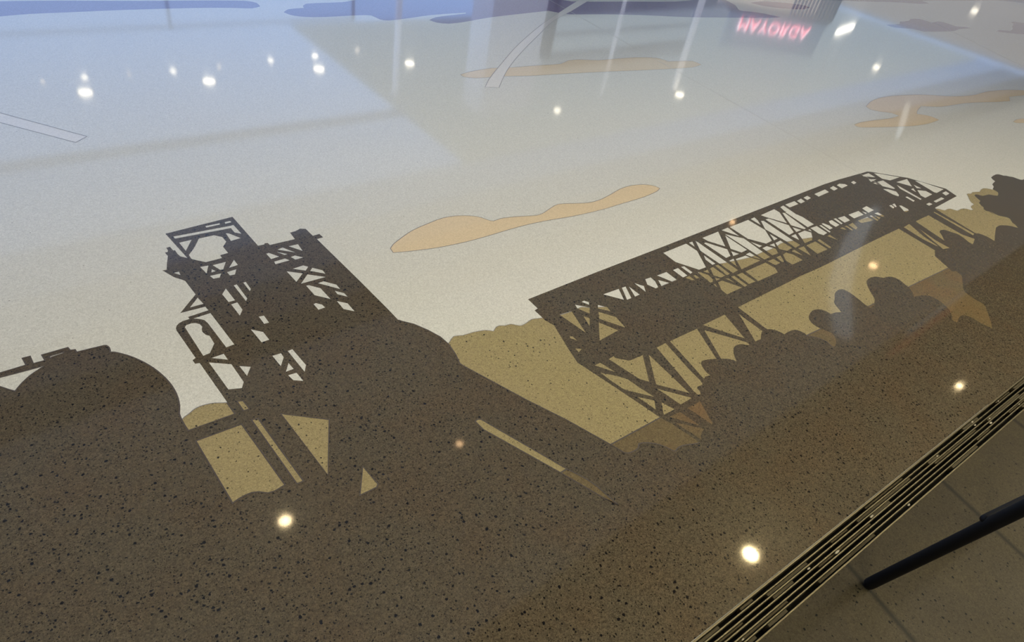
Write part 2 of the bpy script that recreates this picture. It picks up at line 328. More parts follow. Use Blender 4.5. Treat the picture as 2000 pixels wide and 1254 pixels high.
# ------------------------------------------------------------------ floor and its pictures
PLAN={
 'hill':([(-0.4299,1.6688),(0.1466,1.3834),(0.1649,1.4079),(0.1837,1.433),(0.1987,1.4524),(0.2068,1.4608),(0.2149,1.4672),(0.2215,1.47),(0.2282,1.4723),(0.2387,1.4781),(0.2495,1.4836),(0.2575,1.4856),(0.2654,1.4864),(0.2748,1.4862),(0.2846,1.485),(0.2963,1.4826),(0.3083,1.4787),(0.3229,1.4703),(0.3382,1.4628),(0.3534,1.4639),(0.3685,1.464),(0.3904,1.4526),(0.4174,1.4361),(0.445,1.4204),(0.4793,1.4034),(0.5177,1.3853),(0.5565,1.367),(0.8892,1.2867),(0.9589,1.3109),(1.0321,1.3362),(1.0875,1.3557),(1.0979,1.3606),(1.1083,1.3665),(1.1232,1.3772),(1.1393,1.3851),(1.1558,1.3807),(1.1733,1.3735),(1.1951,1.3715),(1.218,1.3695),(1.2437,1.3642),(1.2671,1.3569),(1.2801,1.3479),(1.2919,1.3372),(1.3039,1.3453),(1.3153,1.3517),(1.3247,1.3534),(1.3334,1.3524),(1.3421,1.3479),(1.3515,1.3429),(1.3654,1.3412),(1.379,1.3388),(1.3867,1.3322),(1.3935,1.3244),(1.4009,1.3174),(1.4099,1.3124),(1.4231,1.3125),(1.4381,1.3149),(1.4545,1.3192),(1.4708,1.3223),(1.4849,1.3198),(1.4975,1.3155),(1.5081,1.312),(1.5186,1.3082),(1.5161,1.31),(1.5409,1.3028),(1.5659,1.2955),(1.59,1.2899),(1.6121,1.287),(1.6351,1.2854),(1.6555,1.2846),(1.6763,1.2849),(1.6955,1.2855),(1.7075,1.2854),(1.7184,1.2835),(1.7304,1.2752),(1.7439,1.2663),(1.7747,1.2525),(1.816,1.2358),(1.8618,1.224),(1.9176,1.2208),(1.9813,1.2223),(2.0446,1.224),(2.1058,1.2241),(2.1684,1.2242),(2.2216,1.2242),(2.2518,1.2242),(2.2822,1.2239),(2.3072,1.2232),(2.3259,1.221),(2.3431,1.218),(2.3575,1.2157),(2.3722,1.2137),(2.3893,1.212),(2.4081,1.2112),(2.438,1.2134),(2.4713,1.2159),(2.5152,1.2168),(2.5553,1.2165),(2.571,1.2146),(2.5857,1.2115),(2.6019,1.2076),(2.618,1.204),(2.6324,1.2025),(2.6469,1.2009),(2.6676,1.1961),(2.6907,1.1908),(2.7184,1.1859),(2.7512,1.1804),(2.7786,1.1764),(2.7975,1.1752),(2.8166,1.1748),(2.833,1.1738),(2.8497,1.1731),(2.8713,1.1741),(2.8935,1.1748),(2.9122,1.1734),(2.9306,1.1716),(2.9526,1.1706),(2.9763,1.1703),(3.0054,1.1709),(3.0335,1.1725),(3.052,1.1757),(3.0705,1.1787),(3.0888,1.1785),(3.1065,1.1769),(3.1224,1.1744),(3.1378,1.1715),(3.125,1.1729),(3.1485,1.1681),(3.1722,1.1634),(3.2059,1.1569),(3.2423,1.1496),(3.2782,1.1411),(3.3144,1.1322),(3.3516,1.123),(3.3877,1.1146),(3.4157,1.1068),(3.4494,1.1036),(3.4987,1.1124),(3.5605,1.1257),(3.6166,1.1317),(3.7318,1.1215),(3.8752,1.1018),(4.0181,1.0784),(4.1567,1.0507),(4.2942,1.019),(4.4033,0.992),(4.4453,0.9792),(4.484,0.9647),(4.5135,0.9521),(4.5289,0.9415),(4.5402,0.9298),(4.5479,0.9174),(4.5581,0.9076),(4.6026,0.9073),(4.6295,0.8997),(4.6349,0.891),(4.6385,0.8811),(4.6519,0.8643),(4.6776,0.8636),(4.7065,0.8637),(4.7268,0.8589),(4.745,0.8528),(4.7297,0.8588),(4.744,0.8521),(4.7564,0.8448),(4.7648,0.8324),(4.7728,0.8215),(4.7965,0.8198),(4.8071,0.8346),(4.8314,0.8465),(4.8906,0.8499),(4.902,0.8734),(4.9385,0.8983),(4.9791,0.9222),(5.0055,0.9408),(5.0275,0.9408),(5.0526,0.9306),(5.0937,0.9349),(5.123,0.9261),(5.1426,0.9198),(5.1636,0.9128),(5.2139,0.9229),(5.2565,0.9242),(5.2749,0.9186),(5.2903,0.9108),(5.3084,0.8944),(5.3208,0.8803),(5.3429,0.8639),(5.3747,0.8465),(5.5144,0.7939),(5.7113,0.7216),(5.9145,0.647),(5.3094,0.1986),(3.1038,0.1807),(1.2646,0.422),(0.7264,0.741),(0.1835,1.0839),(-0.4436,1.48),(-0.4392,1.5401),(-0.4347,1.603)],
  []),
 'bank':([(0.7079,0.7143),(1.0776,0.7036),(1.304,0.6989),(1.5436,0.6913),(1.97,0.6917),(2.5007,0.6716),(2.595,0.6648),(2.9978,0.6366),(3.3946,0.612),(3.8624,0.5819),(4.5182,0.532),(5.6199,0.4314),(3.9573,-0.0345),(3.0861,-0.0221),(1.5462,0.234),(1.155,0.45),(0.6811,0.6755)],
  []),
 'tank':([(-0.2439,1.894),(-0.2229,1.873),(-0.2018,1.8521),(-0.1853,1.8352),(-0.1766,1.8241),(-0.1685,1.8129),(-0.1613,1.8044),(-0.1541,1.7962),(-0.1491,1.8031),(-0.144,1.8098),(-0.136,1.8191),(-0.1271,1.8286),(-0.1164,1.8383),(-0.1051,1.8474),(-0.0944,1.8544),(-0.0838,1.8604),(-0.0745,1.8656),(-0.0651,1.8707),(-0.0843,1.8713),(-0.1033,1.8718),(-0.122,1.8725),(-0.1412,1.8734),(-0.1604,1.8744),(-0.1794,1.8754),(-0.201,1.8762),(-0.2236,1.8771),(-0.246,1.8779),(-0.2447,1.8879),(-0.2434,1.898),(-0.2212,1.8972),(-0.1988,1.8963),(-0.1763,1.8958),(-0.1544,1.8961),(-0.1321,1.8968),(-0.1096,1.8975),(-0.1113,1.9157),(-0.113,1.9341),(-0.1035,1.9336),(-0.0939,1.9331),(-0.093,1.9139),(-0.0921,1.8948),(-0.0765,1.8944),(-0.0608,1.894),(-0.0623,1.9089),(-0.0639,1.9239),(-0.0408,1.9242),(-0.0174,1.9244),(0.0063,1.9246),(0.0078,1.9165),(0.0094,1.9084),(0.016,1.9065),(0.0226,1.9046),(0.0236,1.891),(0.0505,1.889),(0.0778,1.887),(0.0979,1.8854),(0.1053,1.8829),(0.1087,1.8765),(0.1111,1.8683),(0.1102,1.8515),(0.1075,1.8456),(0.1132,1.843),(0.1187,1.8395),(0.1278,1.8306),(0.1377,1.8195),(0.1487,1.8058),(0.1598,1.7904),(0.1711,1.7717),(0.1818,1.7518),(0.1905,1.7333),(0.1984,1.7141),(0.2052,1.6944),(0.2112,1.674),(0.2164,1.653),(0.2204,1.6319),(0.223,1.6115),(0.2242,1.5911),(0.2242,1.5713),(0.2229,1.5519),(0.2203,1.5336),(0.2166,1.5163),(0.2115,1.5003),(0.207,1.4879),(0.2064,1.4845),(0.2054,1.4708),(0.2049,1.4538),(0.206,1.432),(0.2078,1.4086),(0.2097,1.3862),(0.2115,1.3639),(0.2126,1.3409),(0.2133,1.3179),(0.2139,1.2942),(0.2144,1.2676),(0.2149,1.2435),(0.2154,1.2258),(0.2158,1.2083),(0.2166,1.191),(0.2179,1.1716),(0.2195,1.1519),(0.2208,1.1353),(0.2219,1.1213),(0.2229,1.1074),(0.2133,1.0972),(0.2038,1.0871),(0.1944,1.0771),(-0.0575,1.2362),(-0.311,1.4134)],
  [[(-0.0472,1.9078),(-0.0084,1.9083),(-0.0108,1.9024),(-0.0424,1.9004),(-0.0447,1.8946),(-0.0477,1.8986)]]),
 'tower':([(0.4521,2.4447),(0.7255,2.4655),(0.7382,2.2208),(0.7631,2.2196),(0.7683,2.2273),(0.7799,2.2242),(0.7814,2.2071),(0.8883,2.2063),(0.89,2.2586),(0.9147,2.2606),(0.94,2.2711),(0.9603,2.26),(0.9647,2.1996),(0.9955,2.2009),(0.998,2.1719),(0.9692,2.1699),(0.9912,1.8452),(1.0024,1.6458),(1.0056,1.5597),(1.0202,1.5028),(0.6262,0.8532),(0.5555,0.8452),(0.2172,1.059),(0.2118,1.0993),(0.2041,1.3578),(0.2011,1.4103),(0.343,1.4072),(0.3385,1.4592),(0.3399,1.4631),(0.3263,1.6692),(0.313,1.6725),(0.3115,1.6923),(0.323,1.6983),(0.3129,1.8551),(0.3147,1.869),(0.3208,1.8808),(0.332,1.8901),(0.3453,1.8954),(0.3675,1.8962),(0.3688,1.9079),(0.3677,1.8967),(0.3673,1.9087),(0.4374,1.9137),(0.4348,1.9374),(0.351,1.9404),(0.4285,2.0194),(0.4222,2.1112),(0.4153,2.1233),(0.4025,2.14),(0.395,2.1506),(0.3817,2.1835),(0.3716,2.2097),(0.3858,2.2064),(0.398,2.2441),(0.4158,2.2914),(0.4125,2.3175),(0.4229,2.3184),(0.4268,2.328),(0.4261,2.3476),(0.4405,2.3488),(0.4432,2.3205),(0.4498,2.3174),(0.4502,2.2943),(0.4544,2.2715),(0.4737,2.2494)],
  [[(0.4022,2.1771),(0.4204,2.1773),(0.4189,2.1549)],[(0.4725,2.4134),(0.6896,2.4025),(0.7069,2.4036),(0.7119,2.3292),(0.6909,2.349),(0.6897,2.3854),(0.4732,2.397)],[(0.605,2.4395),(0.6624,2.438),(0.66,2.4283),(0.6048,2.4269)],[(0.6833,2.4376),(0.7051,2.439),(0.7072,2.4273),(0.6811,2.4256)],[(0.6585,2.3571),(0.6685,2.3506),(0.6977,2.3002),(0.6569,2.2961)],[(0.4789,2.3626),(0.5257,2.3634),(0.4835,2.2981)],[(0.5535,2.3609),(0.6127,2.3609),(0.6364,2.3359),(0.6391,2.2981),(0.6155,2.2688),(0.618,2.2205),(0.5863,2.2178),(0.5858,2.197),(0.5243,2.1956),(0.4847,2.2367),(0.4849,2.2668),(0.5129,2.3),(0.5275,2.3208)],[(0.4961,2.1738),(0.5254,2.171),(0.5031,2.1251)],[(0.5399,2.1659),(0.5896,2.1667),(0.5647,2.1246),(0.5538,2.1262)],[(0.6213,2.167),(0.622,2.1289),(0.5872,2.125)],[(0.5279,2.1422),(0.5371,2.125),(0.5206,2.1239)],[(0.5709,2.1016),(0.6069,2.1045),(0.5912,2.0755),(0.5726,2.0772)],[(0.5083,2.1047),(0.5493,2.1029),(0.5357,2.0807),(0.5138,2.0825)],[(0.532,2.0072),(0.5361,1.9272),(0.5131,1.9272),(0.509,1.9794)],[(0.5631,2.0127),(0.575,2.0138),(0.5775,1.9182),(0.5682,1.9061)],[(0.5992,2.0143),(0.609,2.0148),(0.6092,1.9656),(0.6015,1.9556)],[(0.5162,1.9108),(0.5389,1.9125),(0.5394,1.8648),(0.52,1.8379)],[(0.5745,1.8035),(0.592,1.8008),(0.5929,1.7575),(0.5758,1.7586)],[(0.4285,1.9978),(0.4347,1.9553),(0.3886,1.9561)],[(0.5255,1.751),(0.5563,1.7195),(0.559,1.673),(0.5319,1.6726)],[(0.5367,1.5933),(0.5662,1.5916),(0.5656,1.5691),(0.5411,1.5349)],[(0.5898,1.5918),(0.6067,1.5929),(0.6135,1.5007),(0.5967,1.4739)],[(0.5684,1.5366),(0.5714,1.503),(0.5448,1.5027)],[(0.5445,1.4839),(0.572,1.4822),(0.5755,1.4371),(0.5496,1.4556)],[(0.3412,1.8611),(0.3488,1.8692),(0.3661,1.8708),(0.3781,1.8661),(0.388,1.8549),(0.391,1.8381),(0.3852,1.8261),(0.3824,1.8126),(0.3873,1.7922),(0.3963,1.7815),(0.3964,1.7377),(0.3691,1.6997),(0.3467,1.6965)],[(0.3801,1.8928),(0.4382,1.8957),(0.4506,1.7043),(0.4232,1.7017),(0.4131,1.8479),(0.4082,1.869),(0.3968,1.8811)],[(0.3661,1.6743),(0.4055,1.6758),(0.4069,1.643)],[(0.3515,1.6581),(0.4091,1.617),(0.4132,1.5226),(0.3988,1.4997),(0.3617,1.5143)],[(0.4275,1.5973),(0.4568,1.5772),(0.4321,1.5437)],[(0.366,1.453),(0.3824,1.4461),(0.3867,1.4057),(0.3682,1.4068)],[(0.8449,2.168),(0.884,2.1666),(0.8807,2.1151)],[(0.7956,2.1643),(0.8194,2.1695),(0.8498,2.1172)],[(0.7866,2.1504),(0.8173,2.1195),(0.8058,2.1178)],[(0.7454,2.1556),(0.7563,2.1565),(0.782,2.117),(0.7479,2.1134)],[(0.7517,2.0924),(0.7977,2.0941),(0.8078,2.0757),(0.7493,2.0744)],[(0.8215,2.0947),(0.8401,2.0978),(0.863,2.0714),(0.8303,2.071)],[(0.7962,2.018),(0.8404,2.0217),(0.8545,2.0054),(0.8349,1.9862)],[(0.8657,1.9924),(0.8939,1.96),(0.894,1.9353),(0.85,1.9771)],[(0.7686,2.0124),(0.8167,1.9743),(0.7737,1.9345)],[(0.8305,1.9603),(0.8853,1.9152),(0.7844,1.9167)],[(0.8421,1.892),(0.8661,1.8931),(0.9001,1.8527),(0.9007,1.8217)],[(0.796,1.8966),(0.8058,1.8954),(0.8368,1.8586),(0.8409,1.7826),(0.7991,1.8296)],[(0.8776,1.8206),(0.9021,1.7924),(0.904,1.7667),(0.877,1.7978)],[(0.8564,1.761),(0.8855,1.7308),(0.8865,1.6777),(0.8569,1.7079)],[(0.7729,1.7826),(0.7829,1.7844),(0.7988,1.7662),(0.8015,1.7462),(0.7744,1.745)],[(0.2132,1.3622),(0.3446,1.359),(0.3642,1.0911),(0.3333,1.0869),(0.315,1.0901),(0.3045,1.0991),(0.2948,1.1072),(0.2796,1.1139),(0.2623,1.1151),(0.2413,1.1126),(0.2249,1.1082)],[(0.3748,1.3603),(0.3936,1.357),(0.4122,1.0771),(0.3929,1.0776)],[(0.4586,1.3403),(0.5737,1.2464),(0.4781,1.0597)],[(0.5771,1.0355),(0.5847,0.9588),(0.576,0.9512),(0.5229,0.9521)]]),
 'building':([(1.0021,1.5915),(1.0056,1.5597),(1.0152,1.546),(1.0443,1.5131),(1.0733,1.4587),(1.0936,1.4061),(1.0987,1.359),(1.0913,1.3013),(1.0774,1.2548),(1.0811,1.2409),(1.177,1.0002),(1.2414,0.8565),(1.3003,0.7001),(1.3198,0.6422),(1.327,0.6114),(1.3222,0.4721),(1.1422,0.438),(0.5505,0.8144),(0.7567,1.1887)],
  [[(0.9683,1.008),(0.9808,1.0108),(0.9906,1.0041),(1.1075,0.7003),(1.1333,0.644),(1.1444,0.604),(1.1484,0.5668),(1.1541,0.5186),(1.1337,0.561),(1.0784,0.7045),(0.9714,0.9664)]]),
 'bush':([(1.3212,0.6474),(1.3268,0.6422),(1.3362,0.6399),(1.3478,0.6383),(1.3593,0.6373),(1.3705,0.6384),(1.3797,0.6439),(1.3885,0.6511),(1.3975,0.6482),(1.4061,0.6448),(1.4179,0.6379),(1.4298,0.6293),(1.44,0.6197),(1.4488,0.6096),(1.4557,0.5997),(1.4615,0.5894),(1.4668,0.5773),(1.4713,0.567),(1.4774,0.5619),(1.4862,0.5647),(1.495,0.5666),(1.506,0.5664),(1.5171,0.5646),(1.5297,0.5604),(1.5426,0.5551),(1.5574,0.5487),(1.572,0.5432),(1.584,0.5418),(1.5967,0.5414),(1.6045,0.5526),(1.616,0.5586),(1.6299,0.5638),(1.643,0.5673),(1.6562,0.5691),(1.6793,0.5692),(1.7056,0.5686),(1.7053,0.5767),(1.7064,0.5849),(1.7137,0.6008),(1.7238,0.621),(1.7323,0.6384),(1.7368,0.6518),(1.7432,0.6647),(1.7573,0.6761),(1.7718,0.6863),(1.7791,0.6949),(1.7841,0.7034),(1.7859,0.7169),(1.796,0.721),(1.807,0.7197),(1.8197,0.7175),(1.8307,0.7262),(1.8408,0.7305),(1.8516,0.7345),(1.8674,0.7409),(1.879,0.7387),(1.8916,0.735),(1.891,0.7452),(1.8914,0.7556),(1.895,0.7675),(1.9002,0.7793),(1.9059,0.7897),(1.9128,0.7986),(1.9285,0.8059),(1.9428,0.8024),(1.9568,0.7985),(1.9761,0.7912),(1.9963,0.7823),(2.0153,0.7728),(2.0319,0.7629),(2.043,0.7535),(2.0517,0.744),(2.056,0.7367),(2.0595,0.7289),(2.0656,0.7389),(2.0726,0.7489),(2.0842,0.7618),(2.0972,0.7741),(2.1089,0.7825),(2.1216,0.789),(2.1345,0.7921),(2.1468,0.7924),(2.1616,0.7888),(2.1752,0.7829),(2.1821,0.7749),(2.1902,0.768),(2.2144,0.7653),(2.2399,0.7645),(2.2526,0.7644),(2.2643,0.7642),(2.2797,0.7619),(2.2931,0.7724),(2.3156,0.7843),(2.33,0.7901),(2.3445,0.7932),(2.3604,0.79),(2.3749,0.7833),(2.3869,0.774),(2.3964,0.7629),(2.4026,0.7508),(2.4064,0.7395),(2.4071,0.7271),(2.4224,0.7287),(2.4372,0.7293),(2.4598,0.7274),(2.4809,0.7228),(2.4915,0.7142),(2.4978,0.7035),(2.5023,0.6924),(2.504,0.682),(2.4969,0.6693),(2.5067,0.66),(2.5195,0.6495),(2.5304,0.6372),(2.5394,0.6239),(2.5452,0.6098),(2.5474,0.5957),(2.5423,0.5828),(2.539,0.5705),(2.5492,0.5584),(2.5635,0.5463),(2.4777,0.4987),(2.3965,0.4536),(2.3194,0.4107),(1.7173,0.2272),(1.1543,0.4708),(1.1663,0.5187),(1.1787,0.5683),(1.1915,0.6196),(1.2336,0.632),(1.2769,0.6448),(1.3092,0.6534),(1.3161,0.6515)],
  []),
 'bush2':([(2.5128,0.5639),(2.534,0.5626),(2.556,0.5642),(2.5808,0.5736),(2.6033,0.5867),(2.6186,0.6017),(2.6272,0.6167),(2.6264,0.628),(2.6213,0.6383),(2.614,0.6525),(2.6068,0.6677),(2.6026,0.6833),(2.6016,0.6987),(2.6052,0.7119),(2.6127,0.7246),(2.6231,0.7348),(2.6375,0.744),(2.6563,0.7514),(2.6766,0.7566),(2.6966,0.7586),(2.7144,0.7571),(2.7316,0.7499),(2.7453,0.7401),(2.7519,0.7303),(2.7553,0.7196),(2.7567,0.7094),(2.757,0.6989),(2.7737,0.6977),(2.7894,0.6955),(2.806,0.6893),(2.8229,0.6817),(2.8282,0.6923),(2.8338,0.703),(2.8413,0.7165),(2.8492,0.7292),(2.8622,0.7432),(2.8859,0.7521),(2.9079,0.7651),(2.9323,0.7782),(2.9538,0.7839),(2.9744,0.786),(2.9924,0.7852),(3.0064,0.781),(3.0147,0.772),(3.0186,0.7605),(3.0194,0.7453),(3.0178,0.7285),(3.0135,0.7059),(3.0083,0.6836),(3.0038,0.6681),(2.9999,0.6529),(2.999,0.6385),(2.999,0.6243),(3.0198,0.6248),(3.0408,0.6252),(3.068,0.6381),(3.0908,0.6492),(3.1028,0.6574),(3.1164,0.6735),(3.1331,0.6928),(3.1503,0.7102),(3.1687,0.7268),(3.187,0.7401),(3.2068,0.7533),(3.2411,0.7595),(3.2677,0.7579),(3.293,0.7536),(3.307,0.7465),(3.3172,0.738),(3.324,0.73),(3.3328,0.7227),(3.3525,0.719),(3.3731,0.7149),(3.3879,0.7062),(3.3982,0.6949),(3.403,0.6809),(3.4031,0.6654),(3.3979,0.6488),(3.3912,0.6327),(3.388,0.6197),(3.3827,0.6065),(3.3696,0.5909),(3.3539,0.5758),(3.3397,0.5647),(3.3244,0.5537),(3.3419,0.5509),(3.3589,0.5475),(3.3756,0.5429),(3.3906,0.5371),(3.4072,0.5277),(3.4207,0.5162),(3.4267,0.5031),(3.4285,0.4892),(3.4288,0.4756),(3.4265,0.4615),(3.4205,0.4454),(3.4121,0.4291),(3.4031,0.4148),(3.3909,0.4009),(3.3731,0.3877),(3.3537,0.3761),(3.3374,0.3684),(3.3202,0.361),(3.3215,0.3497),(3.3228,0.3383),(3.3582,0.3462),(3.3897,0.3521),(3.4081,0.3522),(3.4225,0.3489),(3.4337,0.341),(3.4417,0.3308),(3.4467,0.3198),(3.4487,0.308),(3.4468,0.2919),(3.4446,0.275),(3.4465,0.2599),(3.4495,0.2457),(3.4562,0.2336),(3.454,0.2211),(3.412,0.1904),(3.3532,0.1514),(3.2965,0.1137),(2.742,0.044),(2.0764,0.1536),(1.7344,0.3604),(2.2682,0.5687),(2.3544,0.567),(2.4439,0.5652)],
  []),
 'tree':([(3.454,0.2211),(3.4985,0.2393),(3.5349,0.2608),(3.567,0.2782),(3.5967,0.2957),(3.6237,0.3121),(3.6437,0.3289),(3.6454,0.3465),(3.6422,0.3645),(3.6461,0.383),(3.6513,0.4011),(3.6553,0.4172),(3.6614,0.4319),(3.6712,0.441),(3.686,0.4499),(3.7163,0.4636),(3.7519,0.479),(3.7884,0.495),(3.818,0.5101),(3.8253,0.5208),(3.8272,0.5313),(3.8341,0.5446),(3.8397,0.5577),(3.8386,0.5681),(3.8375,0.5784),(3.8434,0.5955),(3.8521,0.6135),(3.8616,0.6284),(3.8713,0.6421),(3.883,0.6595),(3.8875,0.6723),(3.8941,0.6851),(3.9219,0.7033),(3.9445,0.7086),(3.9789,0.7002),(4.0116,0.6919),(4.0381,0.6847),(4.0644,0.6773),(4.0841,0.6927),(4.1031,0.7081),(4.1187,0.7234),(4.1352,0.7387),(4.1595,0.7557),(4.1829,0.7717),(4.1956,0.7834),(4.2068,0.7951),(4.2396,0.802),(4.2583,0.7974),(4.2735,0.7914),(4.283,0.7761),(4.2904,0.758),(4.3005,0.7417),(4.3073,0.7248),(4.3052,0.7055),(4.2986,0.6862),(4.2892,0.6692),(4.2797,0.6528),(4.2756,0.6384),(4.2729,0.6244),(4.3114,0.6313),(4.3467,0.6393),(4.3702,0.6505),(4.3918,0.6614),(4.4434,0.6711),(4.46,0.6662),(4.4725,0.6599),(4.4805,0.6401),(4.484,0.6159),(4.4818,0.5932),(4.4773,0.5702),(4.5221,0.5851),(4.568,0.6),(4.6258,0.6173),(4.688,0.6356),(4.7214,0.6364),(4.7512,0.6352),(4.776,0.6266),(4.7972,0.6151),(4.8162,0.6035),(4.8317,0.5908),(4.8437,0.575),(4.8542,0.5581),(4.8706,0.5724),(4.8849,0.586),(4.8905,0.5971),(4.8977,0.6083),(4.9184,0.6207),(4.9381,0.6332),(4.9443,0.6447),(4.9422,0.6551),(4.9219,0.6751),(4.9013,0.6965),(4.9009,0.7127),(4.9026,0.7295),(4.8953,0.7474),(4.8857,0.7656),(4.8854,0.7344),(4.8851,0.7033),(4.8905,0.7214),(4.8933,0.7379),(4.8869,0.749),(4.8803,0.7598),(4.8829,0.7716),(4.8881,0.784),(4.9164,0.7944),(4.9261,0.8067),(4.9351,0.8202),(4.9572,0.8393),(5.0043,0.8484),(5.0137,0.8616),(5.0238,0.875),(5.0369,0.8897),(5.0511,0.9048),(5.0772,0.9089),(5.0951,0.8987),(5.1037,0.8855),(5.1157,0.8727),(5.1601,0.8665),(5.1938,0.8618),(5.2115,0.8457),(5.2267,0.8338),(5.2438,0.8207),(5.275,0.826),(5.3132,0.8407),(5.3248,0.8604),(5.3289,0.8832),(5.3878,0.8968),(5.4244,0.9199),(5.4844,0.9281),(5.5115,0.9303),(5.5243,0.951),(5.55,0.9734),(5.6035,0.9791),(5.6634,0.9793),(5.685,0.9737),(5.7004,0.9652),(5.708,0.9523),(5.7141,0.94),(5.7389,0.9306),(5.7535,0.9117),(5.7774,0.8959),(5.7807,0.8839),(5.7823,0.8709),(5.7865,0.8581),(5.7917,0.8475),(5.8036,0.8396),(5.8371,0.8365),(5.9353,0.8101),(6.0734,0.7721),(6.2148,0.7331),(6.2816,0.2647),(4.486,-0.1241),(3.2086,-0.0038),(3.0801,0.0041),(2.9577,0.0116),(2.8408,0.0187),(2.8646,0.0481),(2.8889,0.0782),(2.9138,0.1089),(3.0959,0.1459),(3.2951,0.1865)],
  []),
 'bridge':([(1.5404,1.4296),(1.9682,1.4392),(2.4391,1.445),(3.1312,1.4562),(4.0235,1.4688),(4.2029,1.4645),(4.5571,1.4439),(4.5809,1.4307),(4.7463,1.2959),(4.7898,1.2624),(4.9264,1.0514),(4.8884,0.962),(4.5223,0.9558),(4.5065,0.9396),(4.4507,0.6783),(4.4784,0.5663),(4.1643,0.4387),(3.8078,0.5567),(3.8744,0.6816),(3.9421,0.7097),(3.9672,0.9348),(3.9678,0.9391),(3.666,0.9428),(3.1015,0.943),(2.7924,0.9516),(2.9769,0.9484),(2.3678,0.9499),(2.3713,0.9499),(2.3639,0.7984),(2.3687,0.7597),(2.0039,0.5887),(1.6988,0.5096),(1.582,0.5374),(1.5826,0.5441),(1.5609,0.6487),(1.5451,0.6918),(1.5086,0.8683),(1.4693,1.0459),(1.4892,1.1199),(1.5197,1.2172),(1.5301,1.25),(1.5175,1.2955),(1.5185,1.3147),(1.5188,1.3605),(1.5389,1.3644)],
